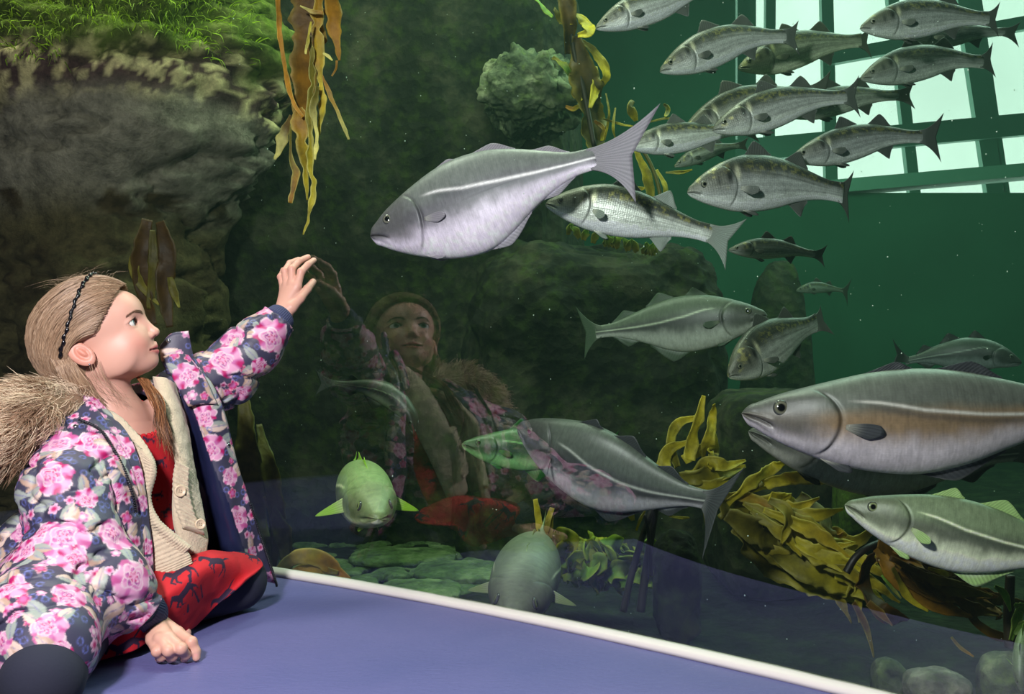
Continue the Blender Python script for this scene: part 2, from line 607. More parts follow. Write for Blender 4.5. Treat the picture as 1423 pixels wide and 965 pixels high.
# stones on the bed, lower right
for (px, py, d, r, lab, sd) in ((1302, 955, 2.2, (0.066, 0.06, 0.034), 'rounded pale stone lying on the bed at the lower right', 41),
                                (1236, 950, 2.3, (0.04, 0.04, 0.05), 'small dark pitted stone left of the rounded pale stone', 42),
                                (1400, 950, 2.0, (0.05, 0.06, 0.055), 'mossy stone at the right edge under the olive fish', 43)):
    rock('stone', at(px, py, d), r, R_STONE if sd == 41 else R_OUT, lab, 'stone', sq=0.3, rough=0.25, seed=sd, nu=40, nv=60, f=1.6)
# pale slabs lying on the bed in the middle
for (px, py, d, r, lab, sd) in ((640, 796, 3.5, (0.16, 0.13, 0.022), 'flat pale green slab on the bed under the cod facing out', 51),
                                (560, 775, 3.75, (0.2, 0.12, 0.018), 'thin green slab on the bed behind the flat pale slab', 52),
                                (585, 822, 3.0, (0.12, 0.1, 0.02), 'low mossy slab on the bed close to the window foot', 53)):
    rock('slab', at(px, py, d), r, R_BED, lab, 'stone', sq=0.4, rough=0.3, seed=sd, nu=40, nv=70, f=1.5)

mb = MB(); rs = np.random.RandomState(77)
for k in range(230):
    px, py = 400 + 330 * rs.rand(), 752 + 75 * rs.rand()
    d = (CAMH - SEABED) * FPX / (py - HZ)
    p = at(px, py, d); p[2] += .004
    if d < gd(px) + .15: continue
    r = .010 + .028 * rs.rand() ** 2
    V, F = rock_v(p, (r * (1 + rs.rand()), r * (1 + rs.rand()), r * .6), sq=.3, rough=.35, seed=k, nu=10, nv=14, rotz=rs.rand() * 3)
    mb.add(V, F)
tag(mb.build('rubble', R_BED), 'mossy rubble strewn over the bed around the flat slabs', 'rubble', kind='stuff')

# the left pillar with its overhanging cap, close behind the window
tdir = np.array([.8634, -.5045]); ndir = np.array([.5045, .8634])
pc = _gp[0] - 1.64 * tdir + 0.64 * ndir
zz = np.array([-0.45, 0.3, 0.75, 0.98, 1.06, 1.14, 1.22, 1.34, 1.45, 1.52, 1.60, 1.8, 2.1])
au = np.array([.59, .58, .58, .59, .63, .70, .76, .81, .86, .89, .88, .80, .62])
bw = np.array([.40, .40, .40, .41, .43, .46, .49, .52, .54, .545, .53, .47, .32])
nz, na = 220, 260
Z = np.linspace(-0.45, 2.1, nz); A_ = pw(Z, zz, au); B_ = pw(Z, zz, bw)
th = np.linspace(0, 2 * PI, na, endpoint=False)
ct = np.sign(np.cos(th)) * np.abs(np.cos(th)) ** 0.6; st = np.sign(np.sin(th)) * np.abs(np.sin(th)) ** 0.6
PV = np.zeros((nz, na, 3))
U = A_[:, None] * ct; W = B_[:, None] * st
PV[..., :2] = pc + U[..., None] * tdir + W[..., None] * ndir
PV[..., 2] = Z[:, None]
NV = np.zeros_like(PV); NV[..., :2] = ct[:, None] * tdir + st[:, None] * ndir; NV = nrm(NV)
Qs = PV * np.array([1, 1, 1.6])
dsp = 0.05 * fbm(Qs, 3.0, 5, 61) - 0.06 * (1 - np.abs(fbm(Qs * np.array([1, 1, 2.2]), 2.2, 5, 66))) ** 9 + 0.02
lip = smooth(1.3, 1.42, PV[..., 2])
dsp = dsp + lip * 0.035 * fbm(Qs, 9, 3, 70)
PV = PV + NV * (dsp - 0.02)[..., None]


def mat_pillar():
    m, nt, o = newmat('grey pillar rock')
    p = N(nt, 'ShaderNodeBsdfPrincipled', Roughness=0.92)
    p.inputs['Specular IOR Level'].default_value = 0.15
    a = N(nt, 'ShaderNodeAttribute', attribute_name='Col')
    tc = N(nt, 'ShaderNodeTexCoord')
    n1 = N(nt, 'ShaderNodeTexNoise', Scale=13.0, Detail=10.0, Roughness=0.75)
    nt.links.new(tc.outputs['Object'], n1.inputs['Vector'])
    mr = N(nt, 'ShaderNodeMapRange'); mr.inputs['From Min'].default_value = .3; mr.inputs['From Max'].default_value = .7
    mr.inputs['To Min'].default_value = .25; mr.inputs['To Max'].default_value = 1.7
    nt.links.new(n1.outputs['Fac'], mr.inputs[0])
    sc_ = N(nt, 'ShaderNodeVectorMath', operation='SCALE')
    nt.links.new(a.outputs['Color'], sc_.inputs[0]); nt.links.new(mr.outputs[0], sc_.inputs['Scale'])
    nt.links.new(sc_.outputs[0], p.inputs['Base Color'])
    b = N(nt, 'ShaderNodeBump', Strength=0.9, Distance=0.03)
    nt.links.new(n1.outputs['Fac'], b.inputs['Height']); nt.links.new(b.outputs[0], p.inputs['Normal'])
    nt.links.new(p.outputs[0], o.inputs['Surface'])
    return m


V = PV.reshape(-1, 3)
z = V[:, 2]
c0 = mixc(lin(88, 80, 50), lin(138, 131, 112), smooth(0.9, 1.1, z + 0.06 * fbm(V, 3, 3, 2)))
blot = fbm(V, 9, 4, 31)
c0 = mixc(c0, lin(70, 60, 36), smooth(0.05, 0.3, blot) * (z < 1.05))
crust = smooth(1.27, 1.36, z + 0.05 * fbm(V, 5, 3, 4))
cc = mixc(lin(70, 40, 42), lin(214, 198, 140), smooth(-0.02, 0.14, fbm(V, 26, 4, 35, .65)))
c0 = mixc(c0, cc, crust * 0.85)
c0 = mixc(c0, lin(84, 108, 24), smooth(1.42, 1.52, z + .10 * fbm(V, 6, 3, 8)) * smooth(2.0, 1.8, z) * .9)
V2 = np.vstack([V, [[pc[0], pc[1], 2.12]]])
F = gridf(nz, na, 0, True) + [((nz - 1) * na + j, (nz - 1) * na + (j + 1) % na, nz * na) for j in range(na)]
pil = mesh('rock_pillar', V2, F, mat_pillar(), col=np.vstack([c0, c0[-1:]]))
tag(pil, 'grey rock pillar with an overhanging cap at the left, behind the girl', 'rock')
# green thread algae on the cap
mb = MB()
rs = np.random.RandomState(4)
front_id = np.where((NV[:, :, 0] * ndir[0] + NV[:, :, 1] * ndir[1] < 0.15) & (Z[:, None] > 1.40) & (Z[:, None] < 1.93))
fi = np.stack(front_id, 1)
dens = fbm(PV[fi[:, 0], fi[:, 1]], 5, 3, 77)
zz_ = PV[fi[:, 0], fi[:, 1], 2]
keep = fi[(dens + 0.9 * smooth(1.42, 1.56, zz_) - 0.25 * rs.rand(len(fi))) > 0.25]
keep = keep[rs.permutation(len(keep))[:9000]]
for i, j in keep:
    p = PV[i, j] + rs.randn(3) * 0.006
    nn = NV[i, j]
    L = 0.025 + 0.045 * rs.rand()
    d1 = nrm(nn * 0.8 + np.array([0, 0, 0.35]) + 0.5 * rs.randn(3))
    d2 = nrm(d1 + np.array([0, 0, -1.3]) + 0.5 * rs.randn(3))
    q = np.array([p - nn * 0.01, p + d1 * L * 0.5, p + d1 * L * 0.5 + d2 * L * 0.55])
    q = cr(q, 5)
    w = nrm(np.cross(d1, nn + 0.3 * rs.randn(3))) * (0.0008 + 0.0012 * rs.rand())
    t = np.array([1, 1, .8, .55, .1])[:, None]
    A2 = np.stack([q - w * t, q + w * t], 1)
    cg = lin(126, 156, 26) * (0.5 + 0.8 * rs.rand()) * (1 + 0.9 * max(0, vnoise(p * 7, 1, 3))) + rs.rand() * lin(50, 60, 0)
    mb.add(A2.reshape(-1, 3), gridf(5, 2), cg)
tag(mb.build('thread_algae', mat_col('thread algae', 0.7, transl=0.35)), 'bright green thread algae carpeting the rock cap', 'algae', kind='stuff')
# rusty crust tuft hanging below the algae
# ---------------------------------------------------------------- tank bed and walls
gx = np.linspace(-3.2, 4.2, 150); gy = np.linspace(0, 1, 90)
pathx = GPATH[:, 0]
BX = gx[:, None] + 0 * gy
y0 = np.interp(gx, pathx, GPATH[:, 1]) + 0.03
y0[gx > 1.4] = np.interp(1.4, pathx, GPATH[:, 1])
BY = y0[:, None] + gy[None, :] ** 1.3 * (8.4 - y0[:, None])
BZ = SEABED + 0.06 * fbm(np.stack([BX, BY, 0 * BX], -1), 2.5, 4, 91)
mesh_bed = mesh('seabed', np.stack([BX, BY, BZ], -1).reshape(-1, 3), [f[::-1] for f in gridf(150, 90)], R_BEDD)
tag(mesh_bed, 'gravelly green bed of the tank', 'tank bed', kind='structure')


def mat_plain(name, c, rough=0.8): return mat_col(name, rough, color=c, mottle=(1.2, 0.12), spec=0.2)


WALLM = mat_plain('green tank wall', lin(54, 104, 82))
BACKY = 7.6
def wall(name, c, s, mat, label):
    V, F = box(c, s)
    return tag(mesh(name, V, F, mat, smooth_=False), label, 'wall', kind='structure')
# back wall with the opening for the far window (x from wx0, z from wz0 up)
wx0 = at(1022, 0, BACKY)[0]; wz0 = at(1180, 268, BACKY)[2]
wall('wall_back', ((-4.5 + 6) / 2, BACKY + 0.15, (wz0 - 0.8) / 2), (10.5, 0.3, wz0 + 0.8), WALLM, 'dark green back wall of the tank')
wall('wall_back_upper', ((-4.5 + wx0) / 2, BACKY + 0.15, (wz0 + 4.6) / 2), (wx0 + 4.5, 0.3, 4.6 - wz0), WALLM, 'dark green back wall beside the far window')
wall('wall_right', (6.1, 3.9, 1.9), (0.2, 7.6, 5.4), WALLM, 'green side wall of the tank')
wall('wall_left', (-4.4, 5.4, 1.9), (0.2, 4.6, 5.4), WALLM, 'green side wall of the tank at the left')
# the far window: frame rail, mullions, transoms, lit panes
FR = mat_col('green grey steel', 0.5, 0.2, color=lin(128, 176, 158))
fy = BACKY + 0.25
def bar(name, a, b, w, dpt, lab):
    a = np.asarray(a, float); b = np.asarray(b, float)
    t = nrm(b - a); sd = nrm(np.cross(t, [0, 1, 0]))
    R = np.stack([t, sd, [0, 1, 0]], 1)
    V, F = box((a + b) / 2, (np.linalg.norm(b - a), w, dpt), R)
    return tag(mesh(name, V, F, FR, smooth_=False), lab, 'window frame', kind='structure')
D1, D2 = BACKY + 0.1, BACKY + 1.6
bar('window_2_sill', at(1010, 275, D1), at(1460, 236, D1), 0.10, 0.3, 'slanted lower rim of the far bright window')
bar('window_2_frame', at(1036, -420, D2), at(1036, 290, D2), 0.17, 0.1, 'upright at the left of the far window')
for k, (x0, x1, w) in enumerate(((1070, 1068, .09), (1147, 1155, .11), (1235, 1272, .10), (1335, 1385, .17), (1352, 1400, .05))):
    bar('window_2_mullion', at(x0 + (x0 - x1) * 1.15, -420, D2), at(x1, 290, D2), w, 0.08, 'upright bar of the far window')
bar('window_2_transom', at(1010, 212, D2 - .08), at(1440, 172, D2 - .08), 0.20, 0.1, 'wide crossbar of the far window')
bar('window_2_transom', at(1150, 82, D2 - .08), at(1440, 30, D2 - .08), 0.12, 0.1, 'upper crossbar of the far window')


def mat_emit(name, c, s):
    m, nt, o = newmat(name)
    e = N(nt, 'ShaderNodeEmission', Strength=s)
    tc = N(nt, 'ShaderNodeTexCoord'); nz = N(nt, 'ShaderNodeTexNoise', Scale=0.5, Detail=4.0)
    nt.links.new(tc.outputs['Object'], nz.inputs['Vector'])
    r = N(nt, 'ShaderNodeValToRGB')
    r.color_ramp.elements[0].position = 0.35; r.color_ramp.elements[0].color = (*(c * 0.8), 1)
    r.color_ramp.elements[1].position = 0.65; r.color_ramp.elements[1].color = (*c, 1)
    nt.links.new(nz.outputs['Fac'], r.inputs[0]); nt.links.new(r.outputs[0], e.inputs['Color'])
    nt.links.new(e.outputs[0], o.inputs['Surface'])
    return m


V, F = box((4.6, D2 + 0.6, 3.2), (8.0, 0.05, 6.0))
tag(mesh('sky', V, F, mat_emit('bright overcast sky', np.array([0.95, 1.0, 0.98]), SKY_E), smooth_=False), 'bright overcast sky outside the far window', 'sky', kind='structure')

# ---------------------------------------------------------------- the water
poly = [(*(p + 0.035 * g),) for p, g in zip(GPATH, GN)] + [(5.95, GPATH[-1][1]), (5.95, BACKY - .02), (-4.2, BACKY - .02), (-4.2, GPATH[0][1] + .3)]
nP = len(poly)
V = [(x, y, -0.45) for x, y in poly] + [(x, y, 3.6) for x, y in poly]
F = [tuple(range(nP))[::-1], tuple(range(nP, 2 * nP))] + [(i, (i + 1) % nP, nP + (i + 1) % nP, nP + i) for i in range(nP)]
m, nt, o = newmat('tank water')
ab = N(nt, 'ShaderNodeVolumeAbsorption', Density=W_ABS); ab.inputs['Color'].default_value = W_COL
sct = N(nt, 'ShaderNodeVolumeScatter', Density=W_SCAT, Anisotropy=0.2); sct.inputs['Color'].default_value = (0.45, 0.95, 0.72, 1)
ad = N(nt, 'ShaderNodeAddShader')
nt.links.new(ab.outputs[0], ad.inputs[0]); nt.links.new(sct.outputs[0], ad.inputs[1]); nt.links.new(ad.outputs[0], o.inputs['Volume'])
w = mesh('water', np.array(V), F, m, smooth_=False)
tag(w, 'clear green water filling the tank', 'water', kind='structure')
# drifting specks
mb = MB(); rs = np.random.RandomState(11)
for k in range(420):
    px, py = rs.rand() * 1150 + 300, rs.rand() * 900
    d = gd(px) + 0.15 + rs.rand() ** 1.5 * 2.2
    p = at(px, py, d)
    if p[2] < SEABED + .1: continue
    r = 0.0007 + 0.0011 * rs.rand() ** 3
    V, F = ball(p, (r, r, r * (0.6 + rs.rand())), 4, 5)
    mb.add(V, F, lin(190, 210, 190))
tag(mb.build('drifting_specks', mat_col('specks', 0.8)), 'pale specks drifting in the tank water', 'specks', kind='stuff')
# ================================================================ the fish
def mat_fish(name, rough, metal, rows, amt, streak, bump):
    """scaled skin: pigment from the Col attribute, scale rows and streaks from the body's own UV map"""
    m, nt, o = newmat(name)
    p = N(nt, 'ShaderNodeBsdfPrincipled', Roughness=rough, Metallic=metal)
    p.inputs['Specular IOR Level'].default_value = 0.5
    a = N(nt, 'ShaderNodeAttribute', attribute_name='Col')
    tc = N(nt, 'ShaderNodeTexCoord')
    mp = N(nt, 'ShaderNodeMapping'); mp.inputs['Scale'].default_value = (rows, rows * 1.25, 1); nt.links.new(tc.outputs['UV'], mp.inputs[0])
    vo = N(nt, 'ShaderNodeTexVoronoi', Scale=1.0, Randomness=0.35); nt.links.new(mp.outputs[0], vo.inputs['Vector'])
    m2 = N(nt, 'ShaderNodeMapping'); m2.inputs['Scale'].default_value = streak; nt.links.new(tc.outputs['UV'], m2.inputs[0])
    nz = N(nt, 'ShaderNodeTexNoise', Scale=1.0, Detail=5.0, Roughness=0.7); nt.links.new(m2.outputs[0], nz.inputs['Vector'])
    r1 = N(nt, 'ShaderNodeMapRange'); r1.inputs['From Max'].default_value = 0.75; r1.inputs['To Min'].default_value = 1 + amt; r1.inputs['To Max'].default_value = 1 - amt
    nt.links.new(vo.outputs['Distance'], r1.inputs[0])
    r2 = N(nt, 'ShaderNodeMapRange'); r2.inputs['From Min'].default_value = .3; r2.inputs['From Max'].default_value = .7; r2.inputs['To Min'].default_value = .78; r2.inputs['To Max'].default_value = 1.2
    nt.links.new(nz.outputs['Fac'], r2.inputs[0])
    mu = N(nt, 'ShaderNodeMath', operation='MULTIPLY'); nt.links.new(r1.outputs[0], mu.inputs[0]); nt.links.new(r2.outputs[0], mu.inputs[1])
    sc_ = N(nt, 'ShaderNodeVectorMath', operation='SCALE'); nt.links.new(a.outputs['Color'], sc_.inputs[0]); nt.links.new(mu.outputs[0], sc_.inputs['Scale'])
    nt.links.new(sc_.outputs[0], p.inputs['Base Color'])
    b = N(nt, 'ShaderNodeBump', Strength=bump, Distance=0.003); nt.links.new(mu.outputs[0], b.inputs['Height']); nt.links.new(b.outputs[0], p.inputs['Normal'])
    nt.links.new(p.outputs[0], o.inputs['Surface'])
    return m


M_FISH = mat_fish('scaled fish skin', 0.38, 0.25, 0.85, 0.28, (.10, .55, 1), 0.25)
M_FISHS = mat_fish('fine fish skin', 0.45, 0.08, 1.25, 0.10, (.75, .16, 1), 0.12)
M_FIN = mat_col('fin', 0.5, 0.0, 0.4, transl=0.25)
M_EYE = mat_col('fish eye', 0.08, 0.0, 0.8)

SPEC = {
    # s, top, bottom, half width, each over body length
    'pollack': dict(
        s=[0, .012, .04, .09, .16, .24, .34, .46, .58, .70, .80, .90, 1.0],
        t=[.004, .018, .033, .056, .080, .102, .122, .128, .116, .088, .060, .036, .030],
        b=[.004, .022, .038, .062, .088, .112, .132, .140, .120, .082, .052, .032, .030],
        w=[.004, .016, .028, .046, .062, .072, .078, .078, .068, .050, .034, .019, .010],
        dors=[(.31, .45, .075, .9), (.50, .69, .070, .9), (.74, .90, .050, .8)], anal=[(.44, .69, .085, .7), (.74, .90, .055, .8)],
        pec=(.255, -.10, .095, .020), pel=(.22, .075), eye=(.098, .42, .0215), gill=.235, mouth=.085, tail=(.20, .155, .30)),
    'bass': dict(
        s=[0, .012, .04, .09, .16, .24, .34, .46, .58, .70, .80, .90, 1.0],
        t=[.004, .018, .034, .058, .084, .106, .124, .124, .110, .084, .062, .046, .046],
        b=[.004, .016, .032, .056, .082, .104, .116, .116, .102, .074, .054, .044, .046],
        w=[.004, .014, .026, .044, .060, .070, .074, .072, .062, .046, .032, .020, .011],
        dors=[(.36, .54, .085, .3), (.60, .76, .075, .9)], anal=[(.64, .77, .080, .9)],
        pec=(.290, -.16, .11, .026), pel=(.32, .095), eye=(.095, .34, .0210), gill=.265, mouth=.075, tail=(.185, .135, .32)),
}


def skin(sp, s, v, P, tint, rs, seed, q):
    """pigment of a fish: s along the body, v from belly -1 to back +1"""
    n = fbm(P, 34, 3, seed)
    n2 = fbm(P, 120, 2, seed + 3)
    if sp == 'pollack':
        back, flank, belly = lin(106, 112, 104), lin(84, 83, 86) if q.get('flank') is None else q['flank'], lin(226, 216, 226)
        head = lin(88, 88, 86)
        c = mixc(flank, back, smooth(0.05, 0.45, v + 0.05 * n))
        c = mixc(belly, c, smooth(-0.62, -0.02, v + 0.16 * n + 0.05 * n2))
        c = mixc(c, head, (1 - smooth(.14, .25, s)) * smooth(-.85, -.3, v) * .85)
        c = c * (1 + 0.16 * n2 + 0.06 * n)[:, None]
        vl = np.interp(s, [.25, .34, .45, .60, .75, 1.0], [.50, .40, .22, .10, .04, .02])
        hh = np.interp(s, [0, .3, .6, .8, 1], [1, 1.0, 1.2, 2.0, 3.4])
        ll = np.exp(-((v - vl) / (0.030 * hh)) ** 2) * smooth(.25, .33, s)
        c = mixc(c, lin(236, 234, 226), ll * 0.95)
        c = mixc(c, lin(60, 62, 66), np.exp(-((v - vl + .11 * hh) / (0.07 * hh)) ** 2) * smooth(.28, .36, s) * .55)
    else:
        back, flank, belly = lin(52, 55, 50), lin(172, 174, 172), lin(236, 238, 234)
        head = lin(92, 92, 82)
        c = mixc(flank, back, smooth(0.0, 0.62, v + 0.10 * n))
        c = mixc(belly, c, smooth(-0.80, -0.30, v + 0.12 * n))
        rows = 0.5 + 0.5 * np.sin(np.arcsin(np.clip(v, -1, 1)) * 22)
        c = c * (0.86 + 0.24 * rows * smooth(.25, .4, s) + 0.22 * n2 * smooth(.2, .4, s))[:, None]
        hm = 1 - smooth(.20, .27, s)
        c = mixc(c, head, hm * smooth(-.55, .1, v) * .8)
        c = mixc(c, lin(206, 196, 120), hm * smooth(.25, .5, n) * .35 * smooth(-.3, .2, v))
        c = mixc(c, lin(18, 20, 20), np.exp(-((s - .235) / .018) ** 2) * np.exp(-((v - .30) / .30) ** 2) * .95)
        c = mixc(c, lin(30, 32, 30), np.exp(-((s - .175) / .012) ** 2) * np.exp(-((v - .25) / .3) ** 2) * .75)
        c = mixc(c, lin(226, 222, 190), np.exp(-((s - .285) / .014) ** 2) * np.exp(-((v - .40) / .22) ** 2) * .8)
        gold = smooth(.0, .35, fbm(P, 110, 2, seed + 6)) * np.exp(-((v - .55) / .22) ** 2) * smooth(.3, .4, s)
        c = mixc(c, lin(176, 168, 90), gold * .32)
        vl = np.interp(s, [.27, .45, 1.0], [.46, .30, .05])
        ll = np.exp(-((v - vl) / .04) ** 2) * smooth(.27, .34, s)
        c = mixc(c, lin(60, 62, 56), ll * .45)
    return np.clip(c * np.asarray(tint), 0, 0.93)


def fin_mesh(B, O, nu, nv, th=0.0016, rays=14, wave=0.0):
    """fin membrane between a base line B and an outer line O (both (nu, 3)), ray ridges, tapering to a thin edge"""
    t = np.linspace(0, 1, nv)[None, :, None]
    G = B[:, None] * (1 - t) + O[:, None] * t if O is not None else B
    nn = gnormals(G)
    u = np.linspace(0, 1, nu)[:, None]
    ridge = (0.5 + 0.5 * np.cos(u * rays * 2 * PI))
    h = th * (0.35 + 0.75 * ridge) * (1.25 - t[..., 0])
    G = G + nn * (wave * np.sin(u * 9 + t[..., 0] * 2) * t[..., 0])[..., None]
    V, F = slab(G - nn * h[..., None], G + nn * h[..., None])
    c = np.repeat((0.72 + 0.4 * ridge) * np.ones((nu, nv)), 1, 1).ravel()
    return V, F, np.concatenate([c, c]), np.concatenate([np.tile(t[0, :, 0], nu)] * 2)


def fish(label, cat, group, pts, sp='pollack', hs=1.0, ws=1.0, lean=0.0, tint=(1, 1, 1), tips=None, detail=1.0, seed=0,
         pec=(0.5, 0.5), fins=True, up=None, erect=1.0, flank=None, eyes=1.0, fint=None, name=None, belly=1.0, spread=1.0, tsk=0.0):
    q = dict(SPEC[sp], flank=flank)
    K = np.array([at(*p) for p in pts])
    M = int(100 * detail) + 50; R = int(92 * detail) + 20
    sv = np.linspace(0, 1, M) ** 1.0
    C, L = arc(K, M)
    T = nrm(np.gradient(C, axis=0))
    if up is None:
        e = np.array([0, 0, 1.0]) + lean * np.array([0, -1.0, 0])
    else:
        e = np.asarray(up, float)
    U = nrm(e - T * (T @ e)[:, None])
    S = np.cross(T, U)
    ht = pw(sv, q['s'], q['t']) * L * hs; hb = pw(sv, q['s'], q['b']) * L * hs; wd = pw(sv, q['s'], q['w']) * L * ws
    hb = hb * (1 + (belly - 1) * np.exp(-((sv - .42) / .2) ** 2))
    wd = wd * np.sqrt(np.clip(1 - np.clip((sv - .93) / .07, 0, 1) ** 2, .02, 1))
    ht[0] = hb[0] = wd[0] = 0.002 * L
    ph = np.linspace(0, 2 * PI, R, endpoint=False)
    cx, sz = np.cos(ph), np.sin(ph)
    ex = 0.92
    cx = np.sign(cx) * np.abs(cx) ** ex
    X = wd[:, None] * cx
    Z = np.where(sz > 0, ht[:, None], hb[:, None]) * sz
    V = C[:, None] + X[..., None] * S[:, None] + Z[..., None] * U[:, None]
    s2 = np.repeat(sv[:, None], R, 1); v2 = np.repeat(sz[None], M, 0)
    nn = nrm(cx[None, :, None] * S[:, None] * ht[:, None, None] + sz[None, :, None] * U[:, None] * wd[:, None, None] * 1.0)
    # gill cover and mouth modelled into the surface
    sg = q['gill'] - 0.055 * (v2 - 0.05) ** 2 * np.where(v2 > 0, 1.6, 1.0)
    g = np.where(s2 < sg, smooth(sg - .12, sg - .01, s2), 1 - smooth(sg, sg + .012, s2)) * smooth(.98, .6, np.abs(v2)) * 0.0060
    crease = -np.exp(-((s2 - sg - .010) / .007) ** 2) * 0.0040 * smooth(.98, .6, np.abs(v2))
    ml = q['mouth']
    vm = -0.02 - 0.42 * (s2 / ml)
    on = smooth(ml * 1.06, ml * .85, s2)
    mo = -np.exp(-((v2 - vm) / .085) ** 2) * on * .0075 + np.exp(-((v2 - vm - .24) / .13) ** 2) * on * .0022 + np.exp(-((v2 - vm + .24) / .13) ** 2) * on * .003
    es, ev, er = q['eye']; er *= eyes
    cheek = -np.exp(-((s2 - es) / .035) ** 2 - ((v2 - ev) / .3) ** 2) * 0.0015
    V = V + nn * ((g + crease + mo + cheek) * L)[..., None]
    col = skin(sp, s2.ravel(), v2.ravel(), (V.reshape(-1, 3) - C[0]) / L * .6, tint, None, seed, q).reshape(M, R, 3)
    dk = np.exp(-((v2 - vm) / .05) ** 2) * on
    gl = np.exp(-((s2 - sg - .008) / .006) ** 2) * smooth(.95, .7, np.abs(v2))
    col = col * (1 - .85 * dk - .45 * gl)[..., None]
    Vf = np.vstack([V.reshape(-1, 3), [C[0] - T[0] * .003 * L], [C[-1] + T[-1] * .002 * L]])
    F = gridf(M, R, 0, True)
    F = [f[::-1] for f in F]
    for j in range(R):
        F.append((M * R, j, (j + 1) % R)); F.append((M * R + 1, (M - 1) * R + (j + 1) % R, (M - 1) * R + j))
    arcv = np.concatenate([[0], np.cumsum(np.linalg.norm(np.diff(V[M // 2], axis=0), axis=1))]) / L
    uv = np.stack([s2.ravel() * 90, np.repeat(arcv[None] * 90, M, 0).ravel()], 1)
    uv = np.vstack([uv, uv[:1], uv[-1:]])
    root = mesh(name or sp, Vf, F, M_FISH if sp == 'bass' else M_FISHS, col=np.vstack([col.reshape(-1, 3), col[0, :1], col[-1, :1]]), uv=uv, loc=C[M // 2])
    tag(root, label, cat, group)
    fcol = np.asarray(fint if fint is not None else (lin(78, 82, 84) if sp == 'pollack' else lin(84, 88, 84))) * np.asarray(tint)

    def frame(s):
        k = np.clip(s, 0, 1) * (M - 1)
        f = lambda A: np.stack([np.interp(k, np.arange(M), A[:, j]) for j in range(3)], -1)
        return f(C), nrm(f(T)), nrm(f(U)), nrm(f(S)), np.interp(k, np.arange(M), ht), np.interp(k, np.arange(M), hb), np.interp(k, np.arange(M), wd)

    def finobj(nm, B, O, rays, edge=None, th=.0024, nu=None, nv=7, wave=0.0, base=None):
        nu = nu or (len(B))
        V, F, r, t = fin_mesh(B, O, len(B), B.shape[1] if O is None else nv, th * L, rays, wave * L)
        c = fcol[None] * r[:, None]
        if base is not None: c = mixc(base * r[:, None], c, smooth(.0, .55, t))
        if edge is not None: c = mixc(c, edge, smooth(.86, .99, t) * .7)
        return mesh(nm, V, F, M_FIN, root, col=np.clip(c, 0, .9))
    nu = int(26 * detail) + 10
    if fins:
        for k, (a, b, h, ln) in enumerate(q['dors']):
            u = np.linspace(0, 1, nu); s = a + (b - a) * u
            c, t, up_, sd, h1, h2, w1 = frame(s)
            prof = smooth(0, .34, u) * (1 - smooth(.2, 1.05, u) * .9) * smooth(1.0, .93, u)
            B = c + up_ * (h1 * .95)[:, None]
            O = B + up_ * (prof * h * L * erect + h1 * .03 + .002 * L)[:, None] + t * (prof * h * L * ln * .75)[:, None]
            finobj('dorsal_fin', B, O, 12 if k == 0 else 16, wave=.003)
        for k, (a, b, h, ln) in enumerate(q['anal']):
            u = np.linspace(0, 1, nu); s = a + (b - a) * u
            c, t, up_, sd, h1, h2, w1 = frame(s)
            prof = smooth(0, .30, u) * (1 - smooth(.15, 1.05, u) * .88) * smooth(1.0, .93, u)
            B = c - up_ * (h2 * .95)[:, None]
            O = B - up_ * (prof * h * L * erect + h2 * .03 + .002 * L)[:, None] + t * (prof * h * L * ln * .75)[:, None]
            finobj('anal_fin', B, O, 16, edge=lin(190, 190, 196) * np.asarray(tint) * .5, wave=.003, base=(lin(200, 196, 206) * np.asarray(tint)) if sp == 'pollack' else None)
    # tail
    ln, sp_, fk = q['tail']
    c, t, up_, sd, h1, h2, w1 = [x[0] for x in frame(np.array([.965]))]
    nu2 = int(40 * detail) + 14
    a = np.linspace(1, -1, nu2)
    if tips is None:
        T1 = c + t * ln * L + up_ * sp_ * L * spread + sd * tsk * L; T2 = c + t * ln * L * .95 - up_ * sp_ * L * spread + sd * tsk * L
    else:
        T1, T2 = at(*tips[0]), at(*tips[1])
    mid = (T1 + T2) / 2
    notch = c + (mid - c) * (1 - fk * .9)
    w = np.abs(a)[:, None] ** 1.25
    Tp = np.where(a[:, None] > 0, T1, T2)
    O = notch * (1 - w) + Tp * w
    bs = c + (np.where(a > 0, h1, h2) * a)[:, None] * up_ * 0.95
    tt = np.linspace(0, 1, 12)[None, :, None]
    bow = (4 * tt * (1 - tt)) * (np.abs(a)[:, None, None] ** 2) * (-(Tp - mid)[:, None]) * 0.16
    G = bs[:, None] * (1 - tt) + O[:, None] * tt + bow
    ng = gnormals(G)
    ridge = 0.5 + 0.5 * np.cos(a * 17 * PI)[:, None]
    th = L * (.0075 * (1 - tt[..., 0]) ** 2 + .0011 * (.4 + ridge) * (1.15 - tt[..., 0]))
    V, F = slab(G - ng * th[..., None], G + ng * th[..., None])
    tb = (lin(150, 148, 148) if sp == 'pollack' else lin(120, 124, 120)) * np.asarray(tint)
    tcol = mixc(tb, fcol, smooth(.0, .5, tt[..., 0] + 0 * ridge)) * (.8 + .35 * ridge)[..., None]
    tcol = tcol.reshape(-1, 3)
    mesh('tail_fin', V, F, M_FIN, root, col=np.clip(np.vstack([tcol, tcol]), 0, .9))
    # paired fins
    ps, pv, pl, pwid = q['pec']
